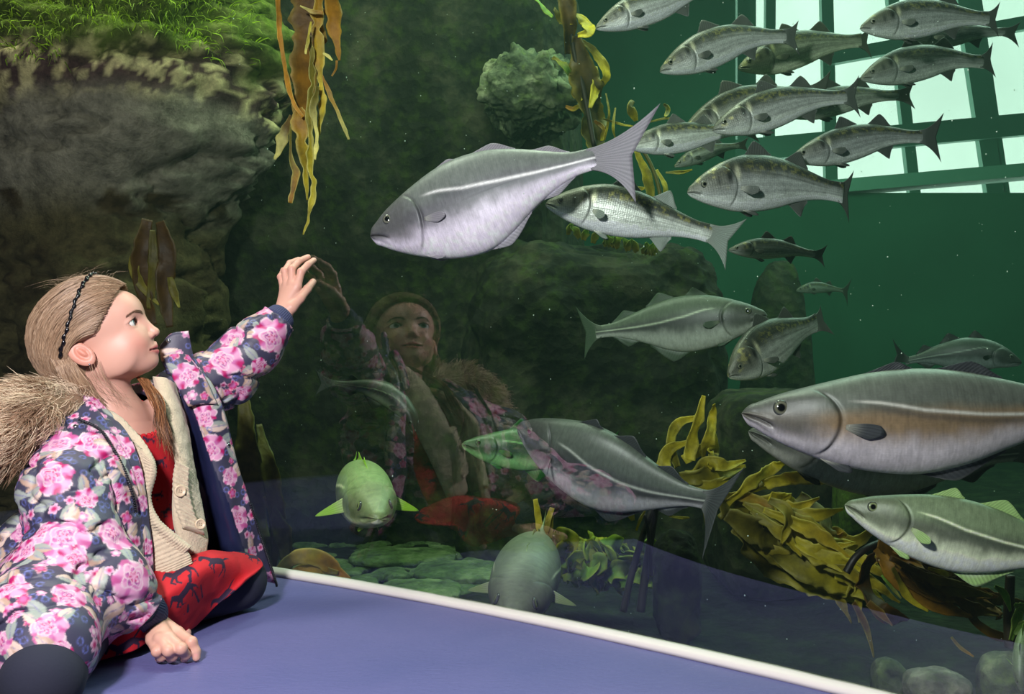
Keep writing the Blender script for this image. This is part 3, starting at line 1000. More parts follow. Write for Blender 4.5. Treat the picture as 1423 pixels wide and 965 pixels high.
    for sgn, opn in ((1, pec[0]), (-1, pec[1])):
        if opn is None: continue
        c, t, up_, sd, h1, h2, w1 = [x[0] for x in frame(np.array([ps]))]
        ang = math.asin(pv)
        b0 = c + sgn * sd * w1 * math.cos(ang) * .98 + up_ * (h2 * pv)
        drop = 0.25 + 0.5 * opn
        dr = nrm(t * (1 - .75 * opn) + sgn * sd * (.10 + 1.0 * opn) - up_ * drop * .6)
        wv = nrm(up_ - dr * (dr @ up_))
        u = np.linspace(-1, 1, 15)[:, None, None]; tq = np.linspace(0, 1, 10)[None, :, None]
        hw_ = pwid * (.30 + .72 * np.sin(tq * 1.9))
        G = b0 + dr * (pl * L * tq * (1 - .22 * tq * u ** 2 + .10 * tq * u)) + wv * (u * hw_ * L)
        if opn > .9:                              # spread stiffly sideways, broad at the root and pointed
            wd_ = pwid * (1.5 * (1 - tq) ** .8 + .08)
            G = b0 - sgn * sd * .012 * L + dr * (1.45 * pl * L * tq) + wv * (u * wd_ * L)
        B, O = G, None
        finobj('pectoral_fin', B, O, 9, th=.0022, base=lin(170, 170, 160) * np.asarray(tint))
        if fins:
            ps2, pl2 = q['pel']
            c, t, up_, sd, h1, h2, w1 = [x[0] for x in frame(np.array([ps2]))]
            b0 = c - up_ * h2 * .93 + sgn * sd * w1 * .28
            dr = nrm(t * .85 - up_ * .42 + sgn * sd * .18)
            u = np.linspace(-1, 1, 10)
            B = b0 + (u * .016 * L)[:, None] * t
            O = b0 + ((1 - .3 * (u + .4) ** 2) * pl2 * L)[:, None] * dr + (u * .030 * L)[:, None] * t
            finobj('pelvic_fin', B, O, 6, th=.002, base=lin(190, 190, 180) * np.asarray(tint))
    # eyes
    for sgn in (1, -1):
        c, t, up_, sd, h1, h2, w1 = [x[0] for x in frame(np.array([es]))]
        ang = math.asin(ev)
        p = c + sgn * sd * (w1 * math.cos(ang) ** ex - .0040 * L) + up_ * h1 * ev
        o_ = nrm(sgn * sd * math.cos(ang) * h1 + up_ * math.sin(ang) * w1 * .5)
        e1 = nrm(t - o_ * (t @ o_)); e2 = np.cross(o_, e1)
        Rm = np.stack([e1, e2, o_], 1)
        V, F = ball((0, 0, 0), (1, 1, 1), 16, 22)
        rr = np.arccos(np.clip(V[:, 2], -1, 1))
        ce = np.where((rr < .42)[:, None], lin(5, 8, 10), np.where((rr < .52)[:, None], lin(190, 184, 150), np.where((rr < .95)[:, None], lin(112, 112, 96) * np.asarray(tint), lin(60, 62, 60))))
        Vw = (V * np.array([er * L, er * L, er * L * .42])) @ Rm.T + p
        mesh('eye', Vw, F, M_EYE, root, col=ce)
    return root


G1 = 'sea bass shoaling towards the bright window'
G2 = 'pollack swimming along the viewing window'
# nose -> tail base as (column, row, distance)
PK = (1.0, 0.96, 1.02)
fish('large silvery pollack with a white lateral line and raised forked tail, swimming above the girl', 'fish', G2,
     [(515, 329, 2.42), (610, 298, 2.40), (715, 256, 2.36), (830, 219, 2.30)], hs=1.5, ws=1.15, belly=1.05, erect=.30, tint=(1.25, 1.18, 1.30), detail=1.7, seed=1,
     tips=((918, 143, 2.27), (884, 283, 2.27)), pec=(.15, .15), fint=lin(150, 146, 150), lean=-.05)
fish('huge grey pollack with open mouth and white lateral line, cut off by the right edge', 'fish', G2,
     [(1031, 575, 1.88), (1170, 584, 1.85), (1330, 580, 1.84), (1560, 568, 1.84)], hs=1.04, erect=.35, flank=lin(150, 126, 98), tint=(.86, .84, .80), detail=2.0, seed=2, pec=(.05, .05), spread=.9, fint=lin(70, 74, 80))
fish('dark pollack swimming just behind and below the huge grey one', 'fish', G2,
     [(1040, 600, 2.20), (1150, 625, 2.2), (1260, 640, 2.2), (1420, 630, 2.2)], hs=.98, erect=.7, tint=(.50, .54, .42), detail=1.0, seed=3, pec=(.05, .05), fint=lin(50, 60, 50))
fish('grey pollack nose up with drooping forked tail, above the leafy weed', 'fish', G2,
     [(720, 592, 2.30), (800, 635, 2.22), (890, 673, 2.14), (988, 697, 2.06)], hs=1.5, ws=1.15, erect=.6, tint=(.56, .62, .56), detail=1.6, seed=4,
     tips=((1036, 648, 2.02), (975, 780, 2.04)), pec=(.75, .4), lean=.35)
fish('green tinted pollack swimming right with a pale lateral line, before the dark rock', 'fish', G2,
     [(1066, 438, 2.75), (1000, 444, 2.8), (920, 452, 2.86), (828, 462, 2.92)], hs=1.22, erect=.7, tint=(.58, .70, .52), detail=1.2, seed=5,
     tips=((800, 426, 2.95), (812, 500, 2.95)), pec=(.2, .2), fint=lin(100, 116, 100))
fish('pale olive pollack at the lower right, cut off by the edge', 'fish', G2,
     [(1174, 702, 1.86), (1270, 728, 1.84), (1380, 752, 1.82), (1530, 782, 1.80)], hs=1.1, erect=.6, tint=(1.5, 1.75, 1.12), detail=1.6, seed=6, pec=(.55, .3), fint=lin(150, 166, 130))
fish('green pollack half hidden behind the head of the grey nose-up one', 'fish', G2,
     [(642, 618, 2.75), (680, 622, 2.78), (730, 624, 2.8), (830, 628, 2.9)], hs=1.05, tint=(.34, .80, .26), detail=.8, seed=7, pec=(.3, .3), fint=lin(60, 120, 50))
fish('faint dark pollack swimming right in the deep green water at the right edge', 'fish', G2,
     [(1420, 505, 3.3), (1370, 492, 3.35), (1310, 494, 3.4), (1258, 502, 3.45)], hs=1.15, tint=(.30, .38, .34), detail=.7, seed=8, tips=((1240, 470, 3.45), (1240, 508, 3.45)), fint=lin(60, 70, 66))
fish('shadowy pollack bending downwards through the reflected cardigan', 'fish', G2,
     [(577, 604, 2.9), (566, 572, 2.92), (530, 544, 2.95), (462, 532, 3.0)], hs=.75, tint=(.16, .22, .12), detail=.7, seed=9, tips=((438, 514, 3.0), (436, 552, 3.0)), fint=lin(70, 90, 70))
# seen end on
fish('stout green cod facing the window, just left of the reflected dress', 'fish', None,
     [(526, 722, 2.52), (519, 707, 2.60), (509, 690, 2.72), (497, 671, 2.92), (487, 655, 3.12)], hs=1.05, ws=1.55, tint=(1.7, 2.1, .95), detail=1.0, seed=10, pec=(1.0, 1.0), fint=lin(150, 176, 80), name='cod', tsk=.05, erect=.45, spread=.5)
fish('big grey-green cod nosing down at the foot of the window', 'fish', None,
     [(713, 860, 2.12), (717, 842, 2.17), (728, 808, 2.27), (742, 770, 2.42), (753, 742, 2.58)], hs=1.2, ws=2.1, tint=(1.0, 1.12, .82), detail=1.3, seed=11, pec=(1.0, 1.0),
     up=(-.06, -.75, .6), fint=lin(150, 160, 120), name='cod', erect=.14, spread=.6, eyes=1.35)
fish('olive fish tail-up at the right edge above the mossy stone', 'fish', None,
     [(1420, 962, 1.9), (1418, 930, 1.92), (1424, 890, 1.95), (1445, 850, 2.0)], hs=.9, tint=(.9, 1.1, .6), detail=.6, seed=12, fint=lin(150, 170, 100), name='cod')

# sea bass
def bass(label, pts, **k):
    k['tint'] = tuple(1.45 * x for x in k.get('tint', (1, 1, 1))); k.setdefault('detail', 1.0)
    return fish(label, 'fish', G1, pts, sp='bass', **k)


bass('silver bass swimming left, cut off by the top edge above the leafy kelp', [(828, 40, 2.9), (880, 18, 2.9), (930, 2, 2.9), (990, -22, 2.9)], hs=1.15, tint=(1.15, 1.15, 1.08), seed=20)
bass('silver bass with a dark gill patch, second from the left under the top edge', [(917, 100, 2.95), (975, 74, 2.95), (1030, 55, 2.95), (1094, 50, 2.95)], hs=1.2, seed=21, tips=((1110, 28, 2.95), (1112, 78, 2.95)), tint=(1.0, 1.0, .94))
bass('olive bass half hidden behind the silver bass under the top edge', [(1026, 96, 3.2), (1080, 78, 3.2), (1130, 64, 3.2), (1198, 56, 3.2)], hs=1.22, seed=22, tips=((1208, 38, 3.2), (1212, 82, 3.2)), tint=(.60, .64, .46))
bass('dark-tailed bass crossing the bright window at the top right corner', [(1195, 40, 2.75), (1250, 30, 2.75), (1310, 24, 2.75), (1376, 26, 2.75)], hs=1.24, seed=23, tips=((1390, 2, 2.75), (1388, 52, 2.75)), tint=(.84, .86, .80))
bass('dark bass tucked under the belly of the one in the top right corner', [(1250, 52, 3.1), (1300, 52, 3.1), (1350, 46, 3.1), (1398, 44, 3.1)], hs=.9, seed=24, tips=((1418, 30, 3.1), (1416, 66, 3.1)), tint=(.48, .50, .46), detail=.7)
bass('grey bass with an upright tail before the window crossbar', [(1196, 110, 3.0), (1250, 94, 3.0), (1310, 84, 3.0), (1368, 86, 3.0)], hs=1.2, seed=25, tips=((1380, 58, 3.0), (1384, 108, 3.0)), tint=(.62, .64, .58))
bass('bass whose nose and raised back fin show behind the middle bass', [(946, 190, 3.0), (1000, 162, 3.0), (1050, 142, 3.0), (1130, 128, 3.0)], hs=1.15, seed=26, tint=(.85, .86, .72))
bass('silver grey bass in the middle of the shoal with a broad dark tail', [(990, 182, 2.8), (1050, 160, 2.8), (1110, 142, 2.8), (1178, 134, 2.8)], hs=1.18, seed=27, tips=((1194, 104, 2.8), (1196, 164, 2.8)), tint=(.92, .92, .88))
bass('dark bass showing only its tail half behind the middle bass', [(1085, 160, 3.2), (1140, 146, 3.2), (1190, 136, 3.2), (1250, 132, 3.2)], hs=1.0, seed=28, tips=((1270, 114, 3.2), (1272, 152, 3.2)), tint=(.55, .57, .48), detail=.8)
bass('dark bass with a spread forked tail in front of the lower window panes', [(1098, 222, 2.65), (1160, 206, 2.65), (1220, 192, 2.65), (1284, 190, 2.65)], hs=1.08, seed=29, tips=((1312, 156, 2.65), (1308, 226, 2.65)), tint=(.62, .64, .62))
bass('plump silver bass swimming left with a narrow upright tail', [(955, 268, 2.5), (1020, 258, 2.52), (1090, 256, 2.56), (1172, 268, 2.6)], hs=1.36, seed=30, tips=((1187, 236, 2.62), (1180, 310, 2.62)), tint=(.95, .96, .93), detail=1.3)
bass('large spotted bass behind the tail of the silvery pollack, its flat tail lowered', [(758, 284, 2.49), (830, 290, 2.47), (910, 306, 2.45), (992, 326, 2.43)], hs=1.22, seed=31, tips=((1038, 304, 2.42), (1008, 376, 2.42)), tint=(1.12, 1.15, 1.05), detail=1.4, fint=lin(120, 128, 124))
bass('bright bass seen between the raised pollack tail and the middle bass', [(870, 204, 2.9), (915, 196, 2.9), (960, 190, 2.9), (1030, 180, 2.9)], hs=1.1, seed=32, tint=(1.25, 1.28, 1.15), detail=.7)
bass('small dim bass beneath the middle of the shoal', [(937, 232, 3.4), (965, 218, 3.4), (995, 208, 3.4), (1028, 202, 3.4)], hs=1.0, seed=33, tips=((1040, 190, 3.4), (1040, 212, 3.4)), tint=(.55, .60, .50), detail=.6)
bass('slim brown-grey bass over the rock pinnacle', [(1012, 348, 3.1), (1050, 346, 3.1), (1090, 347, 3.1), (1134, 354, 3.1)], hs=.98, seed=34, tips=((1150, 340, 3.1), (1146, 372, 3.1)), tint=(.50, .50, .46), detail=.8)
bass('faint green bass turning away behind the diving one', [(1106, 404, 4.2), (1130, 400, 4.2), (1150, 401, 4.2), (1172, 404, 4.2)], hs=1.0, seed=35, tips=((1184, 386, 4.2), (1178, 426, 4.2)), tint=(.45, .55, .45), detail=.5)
bass('bass diving down to the left in front of the pinnacle', [(1012, 524, 2.65), (1050, 494, 2.7), (1090, 470, 2.75), (1136, 448, 2.82)], hs=1.6, ws=1.2, seed=36, tips=((1140, 424, 2.84), (1160, 466, 2.84)), tint=(.80, .82, .72), detail=1.2)
# ================================================================ kelp and weed
M_KELP = mat_col('kelp', 0.55, 0.0, 0.35, transl=0.4, mottle=(22.0, 0.45), bump=('noise', 60, .5))
M_STIPE = mat_col('kelp stipe', 0.5, 0.0, 0.4)
AMB, BRN, YEL, OLV, PAL, GRN = lin(164, 118, 28), lin(96, 70, 20), lin(196, 180, 44), lin(122, 114, 34), lin(220, 212, 124), lin(110, 150, 50)
KRS = np.random.RandomState(23)


def blade_v(pts, wpx, ruffle=0.25, twist=0.0, seed=0, ragged=0.12, face=None, n=None, m=9, th=0.0008, wm=None):
    """a strap of kelp along pts (column, row, distance), widths in pixels at that distance"""
    K = np.array([at(*p) for p in pts]) if wm is None else np.asarray(pts)
    n = n or 10 * len(pts) + 10
    P, L = arc(K, n)
    w0 = (np.array(wpx, float) / FPX * np.array([p[1] for p in K])) if wm is None else np.asarray(wm, float)
    W = np.interp(np.linspace(0, 1, n), np.linspace(0, 1, len(w0)), w0) / 2
    T = nrm(np.gradient(P, axis=0))
    f = np.array([.25, -1, .1]) if face is None else np.asarray(face, float)
    u = np.linspace(0, 1, n)
    a = twist * u + 0.35 * np.sin(u * 5 + seed)
    B0 = nrm(np.cross(T, np.tile(f, (n, 1)))); N0 = np.cross(B0, T)
    Bn = B0 * np.cos(a)[:, None] + N0 * np.sin(a)[:, None]
    Nn = -B0 * np.sin(a)[:, None] + N0 * np.cos(a)[:, None]
    v = np.linspace(-1, 1, m)
    rg = 1 + ragged * np.stack([vnoise(np.stack([u * L * 60, 0 * u + s * 9 + seed, 0 * u], 1)) for s in (0, 1)], 0)
    side = np.where(v < 0, 0, 1)
    Wv = W[:, None] * rg[side].T
    nz = vnoise(np.stack([np.repeat((u * L * 26)[:, None], m, 1), np.repeat(v[None] * 1.4, n, 0), np.full((n, m), seed * 3.7)], -1))
    z = ruffle * W[:, None] * (np.abs(v)[None] ** 1.5 * nz * 1.6 + 0.35 * (v ** 2)[None])
    G = P[:, None] + Bn[:, None] * (v[None] * Wv)[..., None] + Nn[:, None] * z[..., None]
    ng = gnormals(G)
    V, F = slab(G - ng * th, G + ng * th)
    uu = np.repeat(u[:, None], m, 1).ravel(); vv = np.repeat(np.abs(v)[None], n, 0).ravel()
    return V, F, np.concatenate([uu, uu]), np.concatenate([vv, vv])


def blade(root, pts, wpx, c0=AMB, c1=YEL, edge=PAL, ek=0.35, name='blade', seed=None, **k):
    seed = KRS.randint(1000) if seed is None else seed
    V, F, u, v = blade_v(pts, wpx, seed=seed, **k)
    c = mixc(np.asarray(c0), np.asarray(c1), smooth(0.1, 1.0, u + .25 * vnoise(V, 40, 3)))
    c = mixc(c, np.asarray(edge), ek * smooth(.6, 1.0, v) * (0.5 + 0.5 * u))
    return mesh(name, V, F, M_KELP, root, col=np.clip(c, 0, .9))


def stipe(root, pts, r=0.006, c=lin(34, 26, 12), name='stipe'):
    P, L = arc(np.array([at(*p) for p in pts]), 10 * len(pts))
    V, F = tube(P, np.linspace(r, r * .75, len(P)), 10)
    return mesh(name, V, F, M_STIPE, root, col=c)


def plant(name, label, base, cat='seaweed', group=None):
    return empty(name, at(*base), label, cat, group)


# torn kelp hanging from above, close behind the window
d = 2.44
k = plant('hanging_kelp', 'torn amber kelp hanging down from the top beside the rock cap', (425, -30, d))
H_ = lambda pts, dd=0.0: [(x, y, d + dd) for x, y in pts]
blade(k, H_([(424, -30), (428, 40), (424, 100), (420, 150), (417, 196)]), [38, 48, 42, 30, 6], c0=BRN, c1=AMB * .8, ruffle=.12, ragged=.25)
blade(k, H_([(459, -30), (463, 30), (468, 60), (472, 84)], -.02), [22, 24, 16, 3], c0=AMB, c1=AMB, edge=YEL, ruffle=.15, ragged=.3)
blade(k, H_([(447, -25), (440, 40), (444, 90), (448, 140), (443, 188)], -.03), [16, 14, 12, 9, 4], c0=AMB, c1=YEL, ruffle=.3, ragged=.6, ek=.8)
blade(k, H_([(386, -25), (388, 40), (396, 95), (407, 140), (421, 163)], -.04), [8, 8, 5, 8, 4], c0=AMB * 1.3, c1=AMB * 1.3, ragged=.3)
blade(k, H_([(417, 8), (434, 16), (449, 18)], -.06), [3, 6, 4], c0=PAL, c1=AMB * 1.4, ragged=.3)
blade(k, H_([(446, 102), (459, 133), (473, 165), (485, 194)], -.03), [3, 6, 6, 3], c0=AMB, c1=PAL, ragged=.4)
blade(k, H_([(431, 50), (434, 120), (430, 180), (432, 232), (435, 262), (430, 298), (421, 326)], -.05), [4, 8, 8, 10, 7, 6, 2], c0=OLV, c1=YEL, edge=PAL, ek=.9, ragged=.8, ruffle=.5)
blade(k, H_([(415, 150), (421, 200), (425, 245), (427, 278)], -.02), [22, 15, 9, 4], c0=AMB * .8, c1=YEL, ragged=.6, ek=.8)
blade(k, H_([(404, 160), (394, 190), (382, 222)], .02), [4, 15, 3], c0=BRN, c1=PAL, ragged=.5)
blade(k, H_([(404, 175), (404, 218), (411, 244), (403, 282)], .02), [2, 3, 12, 5], c0=OLV, c1=AMB, ragged=.4, ek=.7)
blade(k, H_([(441, 120), (435, 158), (440, 188), (437, 222)], -.06), [5, 8, 8, 3], c0=OLV, c1=PAL, ragged=.7, ek=.9)
blade(k, H_([(462, 84), (455, 78), (449, 74)], -.05), [3, 6, 3], c0=PAL, c1=PAL, ragged=.5)
blade(k, H_([(468, 84), (467, 95), (461, 106)], -.04), [3, 3, 2], c0=AMB, c1=AMB)
blade(k, H_([(432, 30), (428, 55), (424, 75)], -.07), [2, 5, 3], c0=YEL, c1=PAL, ragged=.6, ek=.8)

for x0, w0_, c_, dd in ((424, 38, BRN, 0), (459, 22, AMB, -.02), (447, 15, AMB, -.03), (386, 8, AMB * 1.3, -.04)):
    blade(k, H_([(x0 - 6, -330), (x0 + 3, -230), (x0 - 2, -130), (x0, -18)], dd), [w0_ * .7, w0_ * 1.1, w0_ * 1.1, w0_], c0=c_, c1=c_, ruffle=.15)

# dark kelp behind the girl's head
k = plant('dark_kelp', 'dark olive kelp straps on the pillar behind the head of the girl', (212, 300, 2.72))
for pts, w, c in (([(205, 305), (196, 350), (200, 400), (214, 452)], [14, 26, 24, 10], BRN * .5),
                  ([(222, 308), (232, 350), (228, 400), (236, 455)], [12, 28, 24, 10], BRN * .45),
                  ([(190, 340), (186, 372), (202, 404), (221, 424)], [6, 16, 10, 3], OLV * .9),
                  ([(236, 385), (243, 410), (249, 428)], [8, 12, 3], OLV * .8),
                  ([(212, 320), (213, 370), (208, 430)], [8, 16, 8], OLV * .5)):
    blade(k, [(x, y, 2.70 + .02 * KRS.rand()) for x, y in pts], w, c0=c, c1=c * 1.2, edge=OLV, ek=.2, ruffle=.2)
# straps beside the window foot behind the knee
k = plant('knee_kelp', 'mustard kelp strap lying behind the window foot next to the knee', (395, 815, 2.52))
blade(k, [(384, 800, 2.46), (405, 778, 2.48), (440, 776, 2.5), (486, 806, 2.54)], [10, 22, 24, 6], c0=OLV, c1=AMB, ruffle=.25)
blade(k, [(392, 806, 2.47), (425, 790, 2.5), (470, 796, 2.52)], [8, 16, 6], c0=AMB * .8, c1=OLV, ruffle=.3)
k = plant('olive_kelp', 'tall dim olive kelp straps rising between the jacket and the reflected girl', (352, 800, 2.6))
for pts, w, c in (([(372, 800), (352, 700), (345, 620), (338, 545)], [16, 34, 36, 12], OLV * .45), ([(378, 790), (386, 720), (372, 650), (360, 590)], [10, 22, 26, 8], OLV * .55),
                  ([(400, 800), (392, 740), (368, 690)], [12, 26, 6], OLV * .6)):
    blade(k, [(x, y, 2.62 + .05 * KRS.rand()) for x, y in pts], w, c0=c, c1=c * 1.3, edge=GRN * .5, ruffle=.35)

# leafy kelp at the top centre
k = plant('leafy_kelp', 'dark kelp stem with curly yellow leaves hanging at the top centre', (795, -30, 3.6))
stipe(k, [(800, -420, 3.6), (792, -220, 3.6), (790, -40, 3.6), (796, 60, 3.62), (812, 130, 3.62), (826, 205, 3.6)], .012)
for pts, w, c0, c1 in (([(784, -30), (790, 30), (788, 75)], [22, 24, 8], BRN * .7, BRN), ([(800, 50), (812, 110), (822, 170), (832, 215)], [10, 44, 46, 30], BRN * .6, OLV * .6),
                       ([(797, 20), (812, 30), (818, 45), (803, 50)], [8, 18, 18, 6], YEL, YEL * 1.1), ([(770, 12), (782, 30), (797, 34)], [6, 12, 8], OLV, YEL),
                       ([(800, 52), (822, 68), (838, 90), (842, 108), (832, 122)], [5, 9, 12, 12, 6], OLV, YEL), ([(768, 80), (784, 92), (794, 108)], [4, 14, 6], OLV, GRN),
                       ([(826, 92), (828, 120), (820, 150)], [8, 16, 5], YEL, YEL), ([(738, -12), (752, 8), (768, 24)], [6, 10, 4], GRN, GRN * 1.2),
                       ([(800, 112), (800, 130), (808, 140)], [4, 12, 4], OLV, YEL), ([(786, 148), (796, 152), (806, 146)], [3, 9, 3], AMB, YEL), ([(826, 168), (838, 180), (836, 196)], [3, 10, 4], AMB, YEL)):
    blade(k, [(x, y, 3.58 + .08 * KRS.rand()) for x, y in pts], w, c0=c0, c1=c1, ruffle=.5, edge=YEL)
k = plant('tangled_kelp', 'thin tangled kelp behind the raised tail of the silvery pollack', (905, 330, 3.5))
stipe(k, [(905, 330, 3.5), (918, 280, 3.5), (905, 230, 3.5), (880, 190, 3.5)], .008, OLV * .5)
for pts, w in (([(880, 140), (876, 150), (884, 168)], [6, 14, 5]), ([(838, 165), (860, 172), (890, 178)], [2, 4, 2]), ([(900, 170), (930, 165), (962, 178)], [2, 4, 3]),
               ([(905, 300), (900, 250), (884, 210)], [8, 16, 6]), ([(925, 240), (945, 240), (962, 236)], [3, 6, 2]), ([(922, 145), (928, 152), (924, 162)], [4, 9, 3]),
               ([(910, 310), (926, 270), (912, 236)], [5, 10, 4]), ([(842, 130), (846, 160), (840, 195)], [2, 4, 2]), ([(855, 150), (852, 180), (858, 200)], [2, 4, 2]),
               ([(870, 250), (880, 262), (896, 262)], [3, 8, 3])):
    blade(k, [(x, y, 3.48 + .06 * KRS.rand()) for x, y in pts], w, c0=OLV, c1=YEL, edge=PAL, ruffle=.5)
k = plant('weed_tuft', 'yellow-green weed tuft growing on the dark stepped rock', (880, 345, 3.72))
for i in range(16):
    x = 780 + 150 * KRS.rand(); y = 352 - 10 * (x - 780) / 150 * -1 + 8 * KRS.randn()
    y = np.interp(x, [770, 830, 930], [312, 332, 352])
    a = KRS.rand() * 14 - 7
    blade(k, [(x, y + 8, 3.68), (x + a * .6, y - 2, 3.66), (x + a * 1.8, y - 7 - 4 * KRS.rand(), 3.64)], [6, 12, 3], c0=OLV, c1=GRN * 1.1, ruffle=.6)

# the yellow kelp right of centre
k = plant('yellow_kelp', 'yellow kelp with curled upright straps behind the forked tail of the nose-up pollack', (985, 720, 2.72))
stipe(k, [(985, 740, 2.72), (978, 700, 2.72), (972, 655, 2.7)], .007, OLV * .6)
for pts, w, c0, c1 in (([(958, 640), (962, 610), (970, 580), (978, 550)], [16, 20, 16, 5], YEL, YEL * 1.1), ([(975, 640), (985, 610), (990, 580), (992, 562)], [12, 18, 14, 4], YEL * .9, YEL),
                       ([(940, 650), (932, 615), (942, 590), (968, 580)], [14, 16, 14, 6], OLV, YEL), ([(930, 670), (922, 650), (930, 625), (955, 615)], [10, 20, 16, 6], YEL * .8, YEL),
                       ([(960, 660), (990, 645), (1010, 648), (1036, 640)], [22, 26, 14, 3], YEL * .7, YEL), ([(945, 665), (975, 662), (1005, 658), (1036, 648)], [18, 26, 18, 4], OLV, YEL),
                       ([(940, 668), (965, 680), (990, 678), (1016, 664)], [20, 28, 22, 8], OLV * .8, YEL * .8), ([(985, 650), (992, 625), (990, 600)], [10, 16, 8], YEL, PAL),
                       ([(950, 640), (975, 625), (990, 632)], [14, 18, 6], YEL * .9, YEL)):
    blade(k, [(x, y, 2.64 + .10 * KRS.rand()) for x, y in pts], w, c0=c0, c1=c1, ruffle=.45, edge=PAL)
k = plant('sprawling_kelp', 'big sprawling kelp with golden straps below the huge grey pollack', (1010, 700, 2.45))
stipe(k, [(1000, 720, 2.45), (1030, 690, 2.44), (1060, 672, 2.42)], .008, OLV * .5)
for pts, w, c0, c1 in (([(1010, 700), (1045, 670), (1075, 650), (1096, 638)], [12, 18, 16, 5], YEL * .7, YEL), ([(1040, 680), (1080, 668), (1120, 664), (1162, 668)], [12, 20, 18, 4], YEL * .8, AMB * 1.2),
                       ([(1000, 705), (1040, 705), (1075, 695), (1100, 690)], [22, 36, 30, 10], OLV * .7, YEL * .8), ([(1070, 690), (1100, 700), (1118, 716), (1142, 706)], [14, 22, 12, 3], YEL, PAL),
                       ([(1010, 715), (1050, 735), (1085, 742), (1120, 735)], [18, 44, 40, 12], OLV * .6, OLV), ([(1060, 720), (1075, 745), (1092, 730)], [10, 24, 6], YEL, YEL),
                       ([(1110, 690), (1140, 715), (1152, 745), (1146, 790)], [16, 26, 22, 6], OLV * .5, OLV * .8), ([(1020, 730), (1070, 770), (1130, 800), (1190, 836)], [24, 52, 54, 8], OLV * .7, YEL * .8),
                       ([(1060, 750), (1100, 780), (1150, 800), (1210, 828)], [20, 40, 40, 6], OLV, YEL * .9), ([(1100, 760), (1130, 752), (1160, 745), (1172, 740)], [12, 26, 18, 4], YEL * .8, AMB * 1.3),
                       ([(1120, 750), (1150, 770), (1175, 800), (1186, 812)], [14, 22, 14, 3], YEL, YEL), ([(1090, 735), (1130, 745), (1160, 760), (1180, 782)], [10, 24, 20, 4], OLV, PAL),
                       ([(1130, 800), (1165, 815), (1195, 818), (1228, 838)], [20, 34, 26, 5], OLV * .9, YEL), ([(1090, 770), (1120, 778), (1150, 782)], [14, 24, 8], YEL * .9, YEL),
                       ([(1000, 690), (1030, 690), (1060, 705), (1085, 742)], [10, 14, 20, 6], OLV, AMB), ([(1160, 800), (1190, 810), (1215, 836)], [10, 18, 4], YEL * .9, PAL)):
    blade(k, [(x, y, 2.36 + .14 * KRS.rand()) for x, y in pts], w, c0=c0, c1=c1, ruffle=.45, edge=PAL, ragged=.15)
for i in range(26):                                 # more straps of the same plant, all streaming down to the right
    x = 1005 + 150 * KRS.rand(); y = np.interp(x, [1005, 1060, 1155], [700, 690, 745]) + 60 * KRS.rand()
    L_ = 60 + 80 * KRS.rand(); a = .15 + .55 * KRS.rand(); b_ = a + .6 * KRS.randn() * .5
    dd = 2.36 + .16 * KRS.rand()
    g = KRS.rand()
    blade(k, [(x, y, dd), (x + .5 * L_ * math.cos(a), y + .5 * L_ * math.sin(a), dd - .03), (x + L_ * math.cos(b_), y + L_ * math.sin(b_), dd - .02)], [8, 16 + 12 * KRS.rand(), 3], c0=mixc(OLV, YEL, np.array(g)) * .8, c1=mixc(YEL, AMB, np.array(KRS.rand() * .5)), ruffle=.5, edge=PAL, ragged=.25)
k = plant('brown_kelp', 'brown kelp fanning down from a curved dark stem under the pale olive pollack', (1178, 800, 2.2))
stipe(k, [(1176, 796, 2.16), (1188, 776, 2.16), (1205, 762, 2.17), (1222, 754, 2.2)], .0085, lin(22, 16, 10))
for pts, w, c0, c1 in (([(1215, 756), (1235, 790), (1265, 820), (1300, 840), (1352, 858)], [10, 24, 22, 20, 4], AMB * .8, AMB * .8), ([(1220, 754), (1260, 780), (1290, 810), (1312, 836)], [12, 26, 22, 5], AMB * .7, BRN),
                       ([(1228, 758), (1290, 776), (1340, 810), (1372, 830)], [12, 22, 24, 6], AMB * .6, OLV), ([(1210, 770), (1200, 810), (1225, 850), (1262, 862)], [14, 34, 30, 6], BRN * .6, BRN * .5),
                       ([(1240, 790), (1262, 830), (1290, 850)], [8, 12, 3], OLV, YEL), ([(1330, 800), (1350, 830), (1392, 856)], [16, 34, 8], BRN, AMB * .8),
                       ([(1225, 800), (1240, 818), (1252, 832)], [3, 6, 2], GRN, PAL), ([(1303, 812), (1312, 822), (1320, 828)], [2, 5, 2], YEL, PAL),
                       ([(1370, 820), (1376, 850), (1392, 858)], [10, 22, 6], AMB * .6, OLV), ([(1290, 790), (1308, 796), (1322, 800)], [4, 9, 3], YEL, AMB)):
    blade(k, [(x, y, 2.12 + .10 * KRS.rand()) for x, y in pts], w, c0=np.asarray(c0) * .8, c1=c1, ruffle=.3, edge=AMB, ek=.2)
for i in range(20):                                 # further straps fanning from the same stem
    x = 1215 + 110 * KRS.rand(); y = np.interp(x, [1215, 1330], [765, 800]) + 30 * KRS.rand()
    L_ = 70 + 70 * KRS.rand(); a = .3 + .6 * KRS.rand()
    dd = 2.12 + .12 * KRS.rand()
    blade(k, [(x, y, dd), (x + .5 * L_ * math.cos(a), y + .5 * L_ * math.sin(a), dd), (x + L_ * math.cos(a * .7), y + L_ * math.sin(a * .7), dd + .02)], [7, 13 + 9 * KRS.rand(), 3], c0=BRN * .8, c1=mixc(AMB, OLV, np.array(KRS.rand())) * .8, ruffle=.35, edge=AMB, ek=.3, ragged=.25)
k = plant('edge_kelp', 'greenish kelp leaves at the right edge below the pale olive pollack', (1412, 900, 2.0))
stipe(k, [(1404, 900, 2.02), (1402, 850, 2.02), (1404, 800, 2.02)], .012, lin(40, 34, 20))
